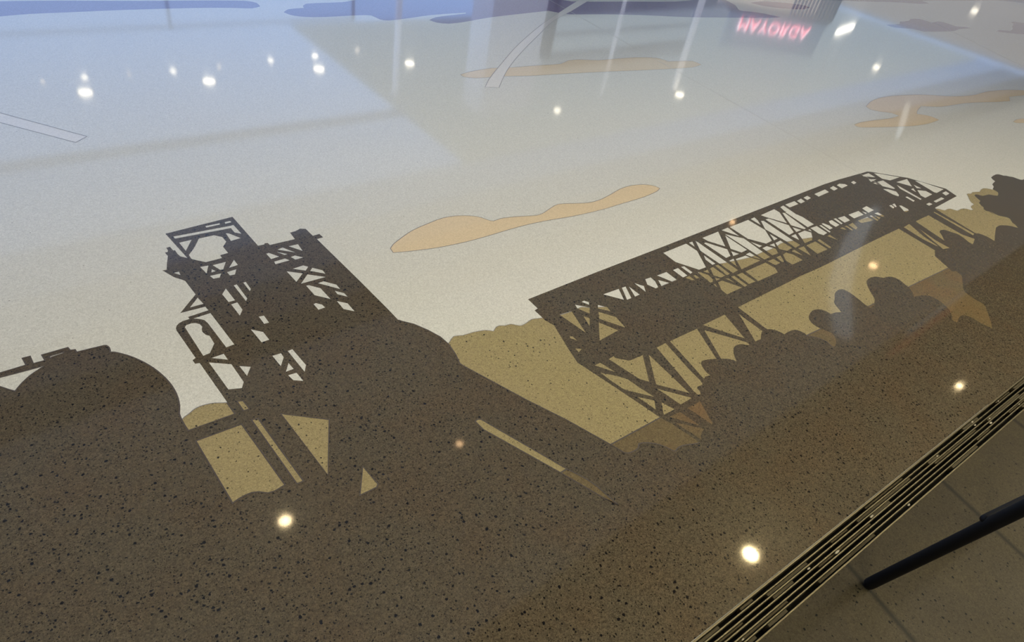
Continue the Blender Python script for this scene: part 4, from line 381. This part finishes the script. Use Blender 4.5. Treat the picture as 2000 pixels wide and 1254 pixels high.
# key, name, material, label, group : later rows lie over earlier ones in the drawing
CL, VC = 'peach clouds in the floor', 'violet clouds in the floor'
INLAYS = [
 ('hill', 'hill_inlay', M_TAN, 'speckled tan hill shape inlaid in the floor behind the dark tower and bridge', None),
 ('bank', 'riverbank_inlay', M_BANK, 'ochre brown strip inlaid under the tan hill, showing between bushes and bridge legs', None),
 ('tower', 'tower_silhouette', M_BROWN, 'dark brown openwork lift tower silhouette inlaid between the tank and the dome', None),
 ('building', 'building_silhouette', M_BROWN, 'dark brown dome with a long sloping roof inlaid right of the tower', None),
 ('tank', 'tank_silhouette', M_BROWN, 'dark brown round storage tank with roof pipe inlaid at the far left', None),
 ('bridge', 'bridge_silhouette', M_BROWN, 'dark brown truss bridge span on trestle legs inlaid across the floor', None),
 ('bush', 'bush_silhouette', M_BROWN, 'dark brown bush silhouette inlaid at the foot of the bridge trestle', None),
 ('bush2', 'bush_silhouette', M_BROWN, 'dark brown bush with finger shaped lobes inlaid below the middle of the bridge', None),
 ('tree', 'tree_silhouette', M_BROWN, 'dark brown leafy tree silhouette inlaid at the right end of the bridge', None),
 ('ground', 'ground_inlay', M_BROWN, 'plain dark brown speckled foreground field inlaid along the metal floor grille', None),
 ('cloud_a', 'cloud_inlay', M_PEACH, 'long peach cloud inlaid alone between the tower and the bridge', CL),
 ('cloud_b', 'cloud_inlay', M_PEACH, 'thin peach cloud crossed by the curved white trail', CL),
 ('cloud_c', 'cloud_inlay', M_PEACH, 'forked peach cloud inlaid above the right end of the bridge', CL),
 ('cloud_d', 'cloud_inlay', M_PEACH, 'peach cloud tip cut off by the right edge, below the forked one', CL),
 ('purple_a', 'cloud_inlay', M_PURPLE, 'long flat violet cloud band at the top left corner of the floor', VC),
 ('purple_b', 'cloud_inlay', M_PURPLE, 'largest violet cloud with a notched edge under the curved white trail', VC),
 ('purple_c', 'cloud_inlay', M_PURPLE, 'small violet cloud with pointed ends lying apart beyond the forked peach cloud', VC),
 ('purple_d', 'cloud_inlay', M_PURPLE, 'ragged violet cloud cut off by the upper right edge', VC),
 ('purple_e', 'cloud_inlay', M_PURPLE, 'farthest violet cloud band along the top right of the floor', VC),
 ('purple_f', 'cloud_inlay', M_PURPLE, 'tiny violet cloud sliver next to the pointed end of the largest violet cloud', VC),
 ('trail_a', 'vapor_trail_inlay', M_WHITE, 'straight white vapour trail strip inlaid at the left edge', None),
 ('trail_b', 'vapor_trail_inlay', M_WHITE, 'curved white vapour trail strip crossing the thin peach cloud', None)]
loops = [FIELD]
for row in INLAYS:
    o, hs = PLAN[row[0]]; loops.append(o); loops += hs
V, F = triangulate(loops)
def bounds(l): return min(p[0] for p in l), max(p[0] for p in l), min(p[1] for p in l), max(p[1] for p in l)
BB = {row[0]: bounds(PLAN[row[0]][0]) for row in INLAYS}
HB = {row[0]: [bounds(h) for h in PLAN[row[0]][1]] for row in INLAYS}
cells = {row[0]: [] for row in INLAYS}; cells['field'] = []; owner = {}
for f in F:
    c = [sum(V[i][k] for i in f)/3 for k in (0, 1)]
    if not inside(c, FIELD): continue
    who = 'field'
    for row in reversed(INLAYS):
        k = row[0]; q = BB[k]
        if not (q[0] <= c[0] <= q[1] and q[2] <= c[1] <= q[3]) or not inside(c, PLAN[k][0]): continue
        if any(h[0] <= c[0] <= h[1] and h[2] <= c[1] <= h[3] and inside(c, PLAN[k][1][i]) for i, h in enumerate(HB[k])): continue
        who = k; break
    cells[who].append(f)
    for e in ((f[0], f[1]), (f[1], f[2]), (f[2], f[0])): owner.setdefault(tuple(sorted(e)), []).append(who)
art = obj('floor', slab(V, cells['field'], -.05, 0), M_SKY); struct(art)
def strip_lines(pairs, wd, z):
    """divider strips along every edge where two of the given fields meet"""
    adj = {}
    for e, ws in owner.items():
        if len(ws) == 2 and (tuple(sorted(ws)) in pairs):
            adj.setdefault(e[0], set()).add(e[1]); adj.setdefault(e[1], set()).add(e[0])
    out, seen = [], set()
    starts = [v for v in adj if len(adj[v]) != 2]+list(adj)
    for s0 in starts:
        for nx in list(adj[s0]):
            if (min(s0, nx), max(s0, nx)) in seen: continue
            line = [s0, nx]; seen.add((min(s0, nx), max(s0, nx)))
            while len(adj[line[-1]]) == 2 and line[-1] != s0:
                n2 = [q for q in adj[line[-1]] if q != line[-2]][0]
                ed = (min(line[-1], n2), max(line[-1], n2))
                if ed in seen: break
                seen.add(ed); line.append(n2)
            if sum((V[a]-V[b]).length for a, b in zip(line, line[1:])) < .012: continue
            bm = bmesh.new(); open_ribbon(bm, [V[i] for i in line], wd, z, z+.00003); out.append(bm)
    return out
def pieces(tris):
    """groups of triangles joined edge to edge, largest first"""
    by = {}
    for k, t in enumerate(tris):
        for e in ((t[0], t[1]), (t[1], t[2]), (t[2], t[0])): by.setdefault(tuple(sorted(e)), []).append(k)
    nb_ = {k: set() for k in range(len(tris))}
    for ks in by.values():
        for k in ks: nb_[k].update(ks)
    left = set(nb_); out = []
    while left:
        st_ = [left.pop()]; grp = []
        while st_:
            k = st_.pop(); grp.append(tris[k])
            for q in nb_[k] & left: left.discard(q); st_.append(q)
        out.append(grp)
    area = lambda g: sum(abs((V[t[1]]-V[t[0]]).cross(V[t[2]]-V[t[0]])) for t in g)
    return sorted(out, key=area, reverse=True)
inl = {}
for key, name, mat, label, group in INLAYS:
    ps = pieces(cells[key])
    inl[key] = tag(obj(name, slab(V, ps[0], -.05, 0), mat), label, 'floor inlay', group)
    for g_ in ps[1:]:
        if sum(abs((V[t[1]]-V[t[0]]).cross(V[t[2]]-V[t[0]])) for t in g_) > 1e-6:
            obj('inlay_piece', slab(V, g_, -.05, 0), mat, inl[key])
SN = [0]
def strips(key, pairs, wd, mat):
    SN[0] += 1
    for bm in strip_lines({tuple(sorted(p)) for p in pairs}, wd, .00004+.00005*SN[0]):
        obj('divider_strip', bm, mat, inl[key])
strips('hill', [('hill', 'field')], .0026, M_ZINC)
strips('bank', [('bank', 'hill')], .0050, M_ZINC2)
for k in ('cloud_a', 'cloud_b', 'cloud_c', 'cloud_d'): strips(k, [(k, 'field')], .0030, M_ZINC)
for k in ('trail_a', 'trail_b'): strips(k, [(k, 'field'), (k, 'cloud_b')], .0030, M_ZINC)
strips('tower', [('tower', 'hill')], .0042, M_ZINC2)
strips('building', [('building', 'hill'), ('building', 'bank'), ('building', 'field')], .0042, M_ZINC2)
strips('tank', [('tank', 'hill'), ('tank', 'field')], .0045, M_ZINC2)
strips('bush', [('bush', 'bank')], .0042, M_ZINC2)
# straight control joints across the pale field
for i, (a, b) in enumerate((((4.90, 5.6), (4.45, 1.30)), ((11.0, 3.9), (9.7, 1.7)))):
    d = (Vector(b)-Vector(a)).normalized(); n = Vector((-d.y, d.x))*.0022
    A, B = Vector(a), Vector(b)
    struct(obj('trim_%d' % (i+1), plate([A+n, B+n, B-n, A-n], [], 0, .0002), M_JOINT))

# ------------------------------------------------------------------ slotted floor grille
gang = math.atan(SL); gl_y = (.1805+.0851)/2; W = .0953*math.cos(gang)
gr = empty('floor_grille', (0, gl_y, 0), gang)
tag(gr, 'long slotted metal floor grille dividing the terrazzo from the grey tiles', 'grille')
x0, x1 = -2.5, 7.5
obj('channel', box((x0, -W/2+.001, -.045), (x1, W/2-.001, -.038)), M_SLOT, gr)
for s in (-1, 1):
    obj('side_rail', box((x0, s*W/2-(.0055 if s > 0 else 0), -.04), (x1, s*W/2+(.0045 if s < 0 else 0), .0022), .0008), M_STEEL, gr)
inner = W-.010; nb = 5
bars_y = [-inner/2+inner*(i+1)/(nb+1) for i in range(nb)]
for y in bars_y:
    obj('bar', box((x0, y-.0018, -.026), (x1, y+.0018, .0008), .0005), M_STEEL, gr)
rnd = random.Random(4)
lint = bmesh.new(); grit = bmesh.new()
edges_y = [-inner/2]+bars_y+[inner/2]
for k in range(nb+1):
    ya, yb = edges_y[k]+.0024, edges_y[k+1]-.0024
    x = .6
    while x < 4.2:
        L_ = rnd.uniform(.05, .38)
        if rnd.random() < .55:
            zt = rnd.uniform(-.014, -.002)
            add_box(lint, (x, ya, -.038), (x+L_, yb, zt), .002)
        if rnd.random() < .22:
            cx = x+rnd.uniform(0, .1); r = rnd.uniform(.002, .0042)
            bmesh.ops.create_icosphere(grit, subdivisions=1, radius=r, matrix=Matrix.Translation((cx, (ya+yb)/2, -.002)) @ Matrix.Diagonal((rnd.uniform(1, 3.5), 1.0, .7, 1)))
        x += L_+rnd.uniform(.02, .2)
o = obj('lint', lint, M_DUST, gr); o['kind'] = 'stuff'
o = obj('grit', grit, M_GRIT, gr); o['kind'] = 'stuff'

# ------------------------------------------------------------------ black metal stand at the right
st = empty('metal_stand', (1.600, -.080, 0)); tag(st, 'black metal stand with a slanting round leg resting on the grey tiles', 'stand')
def lp(x, y, z): return (x-1.600, y+.080, z)
foot = Vector(lp(1.600, -.080, .016)); dirn = Vector(LEGDIR).normalized()
obj('leg', tube([foot, foot+dirn*.3, foot+dirn*.80], .0165, cap='round', seg=28), M_BLACK, st, True)
ux_ = Vector((.973, -.230, 0))
pb = foot+dirn*.435+Vector((.004, .012, .002))
obj('cross_bar', tube([pb, pb+ux_*.25, pb+ux_*.62], .0125, cap='round', seg=24), M_BLACK, st, True)
foot2 = foot+ux_*.62+Vector((-.02, .0, 0))
obj('leg', tube([foot2, foot2+Vector((.0, -.06, .35))*.8, foot2+Vector((0, -.12, .70))], .0165, cap='round', seg=28), M_BLACK, st, True)

# ------------------------------------------------------------------ hall around the floor, seen mirrored in the polish
struct(obj('ceiling', box((west, -5, 4.0), (east, 1.6, 4.25)), M_SOFFIT))
RX = 9.6                                                                         # east end of the roof light
struct(obj('ceiling', box((west, 1.6, 6.0), (east, 7.6, 6.25)), M_CEIL))
struct(obj('trim_3', box((west, 1.45, 4.25), (east, 1.6, 6.25)), M_CEIL))          # bulkhead between the low and the high ceiling
struct(obj('trim_4', box((west, 15.3, 6.0), (RX, 15.4, 6.12)), M_FRAME))           # beam across the roof light
struct(obj('wall_south', box((west, -5.2, 0), (east, -5, 4.25)), M_WALL))
struct(obj('wall_west', box((west-.2, -5.2, 0), (west, far, 6.25)), M_WALL))
# roof lights and glazed walls: glazing bars with open sky behind
def window(n, a, b, axis, div, mat=None):
    """glazed opening: frame bars as one object"""
    bm = bmesh.new(); t = .05
    if axis == 'z':
        for i in range(div+1):
            x = a[0]+(b[0]-a[0])*i/div; add_box(bm, (x-t, a[1], a[2]), (x+t, b[1], b[2]))
        for y in (a[1]+t, b[1]-t): add_box(bm, (a[0], y-t, a[2]), (b[0], y+t, b[2]))
    elif axis == 'y':
        for i in range(div+1):
            x = a[0]+(b[0]-a[0])*i/div; add_box(bm, (x-t, a[1], a[2]), (x+t, b[1], b[2]))
        for z in (a[2]+t, (a[2]+b[2])/2, b[2]-t): add_box(bm, (a[0], a[1], z-t), (b[0], b[1], z+t))
    else:
        for i in range(div+1):
            y = a[1]+(b[1]-a[1])*i/div; add_box(bm, (a[0], y-t, a[2]), (b[0], y+t, b[2]))
        for z in (a[2]+t, (a[2]+b[2])/2, b[2]-t): add_box(bm, (a[0], a[1], z-t), (b[0], b[1], z+t))
    return struct(obj('window_%d' % n, bm, mat or M_FRAME))
struct(obj('window_1', box((west, 15.3, 6.12), (RX, 15.4, 6.2)), M_FRAME))
# roof glass, tint steps added to fade the mirrored sky towards the ceiling and east
for n_, (xa, xb, ya, yb, tint) in enumerate(((west, east, 7.6, 8.6, .16), (west, east, 8.6, 9.6, .32), (west, east, 9.6, 10.8, .50), (west, east, 10.8, 12.2, .68), (west, RX, 12.2, 15.3, .92), (RX, east, 12.2, far, .82))):
    g_ = bpy.data.materials.new('graded roof glass'); g_.use_nodes = True
    tr_ = g_.node_tree.nodes.new('ShaderNodeBsdfTransparent'); tr_.inputs[0].default_value = (tint, tint, tint, 1) if xb < 20 or n_ < 4 else (tint, tint*.90, tint*.74, 1)  # warmer tint added on the east pane to dull the mirrored blue
    g_.node_tree.links.new(tr_.outputs[0], g_.node_tree.nodes['Material Output'].inputs[0])
    struct(obj('window_2' if n_ == 0 else 'window_%d' % (n_+5), box((xa, ya, 6.14), (xb, yb, 6.16)), g_))
window(3, (west, far-.1, 0), (12.0, far, 6.05), 'y', 3)
window(4, (east-.1, -5, 0), (east, far, 6.0), 'x', 1)
struct(obj('window_4_added_filter', box((east-.06, -5, 0), (east-.04, far, 6.0)), M_TINT, None))
struct(obj('wall_north', box((21.0, far, 0), (east, far+.2, 6.25)), M_WALL))
# shop block across the hall, with a clerestory and a white pier
struct(obj('wall_shop', box((14.0, 14.6, 0), (21.2, 14.9, 3.35)), M_WALL))
struct(obj('wall_shop', box((14.0, 14.6, 4.65), (21.2, 14.9, 5.0)), M_CEIL))
window(5, (14.0, 14.68, 3.35), (21.2, 14.82, 4.65), 'y', 1)
struct(obj('pillar_white', box((11.65, 14.4, 0), (13.6, 15.3, 6.0)), glow('white pier with added glow', (.80, .84, 1.0), .42)))  # pier's brightness put in as glow, it is no lamp
struct(obj('pillar_grey', box((13.75, 14.3, 0), (14.0, 14.6, 4.5)), M_DARKFR))
def slim_pole(x, y, label, r=.09):
    p = empty('slim_column', (x, y, 0)); tag(p, label, 'column', 'slim white columns')
    obj('shaft', tube([(0, 0, .03), (0, 0, 5.97)], r, seg=24), M_POLE, p, True)
    b = bmesh.new(); add_disc(b, (0, 0), r*1.9, 0, .03); obj('base_plate', b, M_FRAME, p)
    b = bmesh.new(); add_disc(b, (0, 0), r*1.9, 5.97, 6.0); obj('cap_plate', b, M_FRAME, p)
slim_pole(20.1, 13.9, 'slim white column with added glow mirrored beside the bright round lamp in the middle', .11)
slim_pole(16.6, 14.2, 'faint slim white column with added glow mirrored across the thin peach cloud', .06)
slim_pole(9.9, 16.3, 'slim white column with added glow mirrored left of the curved white trail', .09)

# shop sign on the corner of the block
sd = Vector((.858, -.514, 0)); ang = math.atan2(sd.y, sd.x)
sign = empty('shop_sign', (21.59, 13.13, 0), ang)
tag(sign, 'grey shop fascia with red and white letters MAYORGA, mirrored upside down', 'sign')
obj('fascia_panel', box((-.45, .06, 3.16), (3.25, .16, 4.25)), glow('grey fascia with added glow', (.42, .52, .64), .5), sign)  # glow added to the panel in place of light falling on it
def lettering(text, width, size, extrude, offset, loc, mat, name, parent):
    """solid letters as a mesh, fitted to a width"""
    tc = bpy.data.curves.new(name, 'FONT'); tc.body = text; tc.size = size; tc.extrude = extrude; tc.offset = offset
    tc.space_character = 1.05; tc.resolution_u = 4
    tmp = bpy.data.objects.new('tmp', tc); SC.collection.objects.link(tmp); bpy.context.view_layer.update()
    me = bpy.data.meshes.new_from_object(tmp.evaluated_get(bpy.context.evaluated_depsgraph_get()))
    bpy.data.objects.remove(tmp); me.materials.clear(); me.materials.append(mat)
    xs = [v.co.x for v in me.vertices]; k = width/(max(xs)-min(xs)); x0_ = min(xs)
    for v in me.vertices: v.co.x = (v.co.x-x0_)*k
    o = link(bpy.data.objects.new(name, me), parent); o.rotation_euler = (math.pi/2, 0, 0); o.location = loc
    return o
lettering('MAYORGA', 2.72, .55, .02, 0.0, (0, .035, 3.30), glow('red lit letters', (1.0, .12, .20), 3.0), 'red_letters', sign)
lettering('MAYORGA', 2.72, .55, .012, -.012, (-.03, .0, 3.32), glow('white lit letters', (1.0, .9, .95), 2.2), 'white_letters', sign)
shop = empty('storefront', (21.59, 13.13, 0), ang)
tag(shop, 'lit shop front with a slatted white screen, mirrored under the red letters', 'shop front')
obj('back_wall', box((-.45, 1.2, 0), (3.4, 1.3, 3.16)), glow('glowing shop wall', (1.0, .86, .72), .55), shop)  # shop lighting put into the wall as emission, no lamp inside
obj('floor_plinth', box((-.45, .06, 0), (3.4, 1.2, .12)), M_WALL, shop)
obj('shop_ceiling', box((-.45, .16, 3.06), (3.4, 1.2, 3.16)), M_CEIL, shop)
obj('end_wall', box((3.4, .16, .12), (3.5, 1.2, 3.06)), M_WALL, shop)
obj('counter', box((-.2, .35, .12), (1.5, .9, 1.15), .02), M_DARKFR, shop)
for i in range(12):
    x = 1.75+i*.135
    obj('screen_slat', box((x, .08, .12), (x+.055, .14, 3.06)), M_FRAME, shop)
lb = empty('linear_pendant', (28.3, 12.75, 0), math.atan2(.4, 2.0))
tag(lb, 'wide bright warm pendant lamp mirrored right of the red letters', 'lamp')
obj('lamp_bar', box((-.1, -.08, 3.90), (2.0, .08, 4.02), .02), glow('pendant glow', (1.0, .93, .78), 9), lb)
for x in (.1, 1.8):
    obj('suspension_wire', tube([(x, 0, 4.02), (x, 0, 6.0)], .008, seg=8), M_DARKFR, lb)

# downlights
def downlight(x, y, z, r, lens, watts, label, group, cone=110, name='downlight'):
    t = empty(name, (x, y, z)); tag(t, label, 'lamp', group)
    b = bmesh.new(); add_disc_ring(b, (0, 0), r, r*1.22, -.02, 0); obj('trim_ring', b, M_TRIM, t)
    b = bmesh.new(); add_disc(b, (0, 0), r, -.012, -.002); obj('lens', b, lens, t)
    if z == 6.0 and y > 10.5:
        obj('stem', tube([(0, 0, 0), (0, 0, .14)], .012, seg=10), M_TRIM, t)
    if watts:
        l = bpy.data.lights.new('fill_bulb', 'SPOT'); l.energy = watts; l.color = WARM; l.spot_size = math.radians(cone); l.spot_blend = .9; l.shadow_soft_size = .12
        lo = bpy.data.objects.new('fill_bulb', l); lo.location = (0, 0, -.06); link(lo, t)
    return t
downlight(4.81, .64, 4.0, .075, M_LENS_HOT, 0, 'brightest round lamp mirrored beside the metal grille', 'lamps in the low ceiling')
downlight(9.91, .48, 4.0, .045, M_LENS_MID, 0, 'small warm lamp mirrored below the right hand tree silhouette', 'lamps in the low ceiling')
for (x, y), lab in zip(((-.5, 2.0), (1.2, 1.8)), ('right above the viewer', 'just ahead of the viewer')):  # added fill lamps, set where the polished floor does not mirror them
    downlight(x, y, 6.0, .085, M_LENS, FILL_SPOT, 'added round warm fill lamp in the high ceiling ' + lab, 'lamps in the high ceiling', cone=130)
for x, lab in ((.2, 'leftmost'), (2.6, 'second from the left'), (5.0, 'third from the left'), (7.4, 'rightmost')):  # added, unseen panels behind the camera give the main warm fill
    t = empty('fill_panel', (x, -1.6, 3.97)); tag(t, 'added flat warm fill panel in the low ceiling behind the viewer, ' + lab, 'lamp', 'added fill panels in the low ceiling')
    b_ = bmesh.new(); add_box(b_, (-.64, -.34, -.02), (.64, -.30, .03)); add_box(b_, (-.64, .30, -.02), (.64, .34, .03)); add_box(b_, (-.64, -.30, -.02), (-.60, .30, .03)); add_box(b_, (.60, -.30, -.02), (.64, .30, .03))
    obj('fill_panel_frame', b_, M_TRIM, t)
    obj('fill_diffuser', box((-.60, -.30, -.005), (.60, .30, .01)), M_FILL, t)
downlight(1.51, 4.67, 6.0, .075, M_LENS_MID, 0, 'round warm lamp mirrored below the tan windows of the tower', 'lamps in the high ceiling')
downlight(4.13, 4.54, 6.0, .05, M_LENS_PALE, 0, 'faint orange lamp mirrored left of the tan slit', 'lamps in the high ceiling')
downlight(16.08, 3.84, 6.0, .10, M_LENS_PALE, 0, 'faint amber lamp mirrored on the tan hill below the bridge', 'lamps in the high ceiling')
downlight(14.18, 6.81, 6.0, .07, M_LENS_PALE, 0, 'faint amber lamp mirrored on the top chord of the bridge', 'lamps in the high ceiling')
downlight(20.03, 13.52, 6.0, .16, M_LENS, 0, 'bright round lamp mirrored beside the slim white column', 'lamps in the high ceiling')
downlight(14.27, 13.81, 6.0, .11, M_LENS, 0, 'round lamp mirrored alone below the thin peach cloud', 'lamps in the high ceiling')
downlight(34.48, 13.0, 6.0, .17, M_LENS, 0, 'round lamp mirrored beyond the forked peach cloud', 'lamps in the high ceiling')
downlight(44.0, 13.2, 3.8, .2, M_LENS, 0, 'tiny lamp mirrored at the farthest violet cloud', 'lamps in the high ceiling', name='pendant_lamp')
words = ('leftmost large lamp of the mirrored row', 'second large lamp from the left in the mirrored row', 'paler third large lamp of the mirrored row', 'large lamp of the mirrored row nearest the curved white trail')
for (x, y), lab in zip(((2.32, 18.45), (5.30, 18.45), (8.60, 18.62), (11.69, 18.42)), words):
    downlight(x, y, 6.0, .16, M_LENS, 0, lab, 'large lamps of the mirrored row')
sx = (1.58, 2.51, 3.55, 4.65, 5.90, 7.50, 8.96, 10.54, 11.95); sy = (19.34, 19.42, 19.39, 19.36, 19.39, 19.58, 19.67, 19.87, 19.76)
so = ('first', 'second', 'third', 'fourth', 'fifth', 'sixth', 'seventh', 'eighth', 'ninth')
for i, (x, y) in enumerate(zip(sx, sy)):
    downlight(x, y, 6.0, (.05, .08, .05, .085, .06, .085, .1, .08, .08)[i], M_LENS_DIM if i in (0, 2, 4, 7, 8) else M_LENS, 0, '%s small lamp from the left in the mirrored dotted row' % so[i], 'small lamps of the mirrored row')
# light strips along the edge of the low ceiling, and the pale cove on the high ceiling
t = tag(obj('light_strip', box((9.5, 1.37, 3.97), (12.0, 1.45, 4.0)), glow('red strip', (1.0, .14, .05), .16)), 'red light strip along the low ceiling edge, mirrored in the finger lobed bush', 'lamp')
t = tag(obj('light_strip', box((10.4, 1.48, 3.97), (12.8, 1.55, 4.0)), glow('cool strip', (.75, .88, 1.0), .25)), 'cool white light strip beside the red one along the ceiling edge', 'lamp')
def cove(path, wd, z0, z1):
    P = [Vector(p) for p in path]; Lf, Rt = [], []
    for i, p in enumerate(P):
        d = (P[min(i+1, len(P)-1)]-P[max(i-1, 0)]).normalized(); n = Vector((-d.y, d.x))*wd[i]/2
        Lf.append(p+n); Rt.append(p-n)
    return plate(Lf+Rt[::-1], [], z0, z1)
t = tag(obj('ceiling_cove', cove([(12.6, 2.75), (13.4, 3.25), (14.3, 3.78), (15.3, 4.2), (16.6, 4.68), (18.2, 5.15), (19.2, 5.33)], [.3, .4, .45, .45, .42, .34, .2], 5.9, 6.0), glow('cove glow', (.80, .90, 1.0), .62)), 'pale curved ceiling cove mirrored over the right part of the bridge', 'ceiling cove')
t = tag(obj('ceiling_cove', cove([(26.0, 7.9), (28.2, 8.7), (30.5, 9.6)], [.12, .2, .16], 5.9, 6.0), bpy.data.materials['cove glow']), 'short pale ceiling cove mirrored on the forked peach cloud', 'ceiling cove')
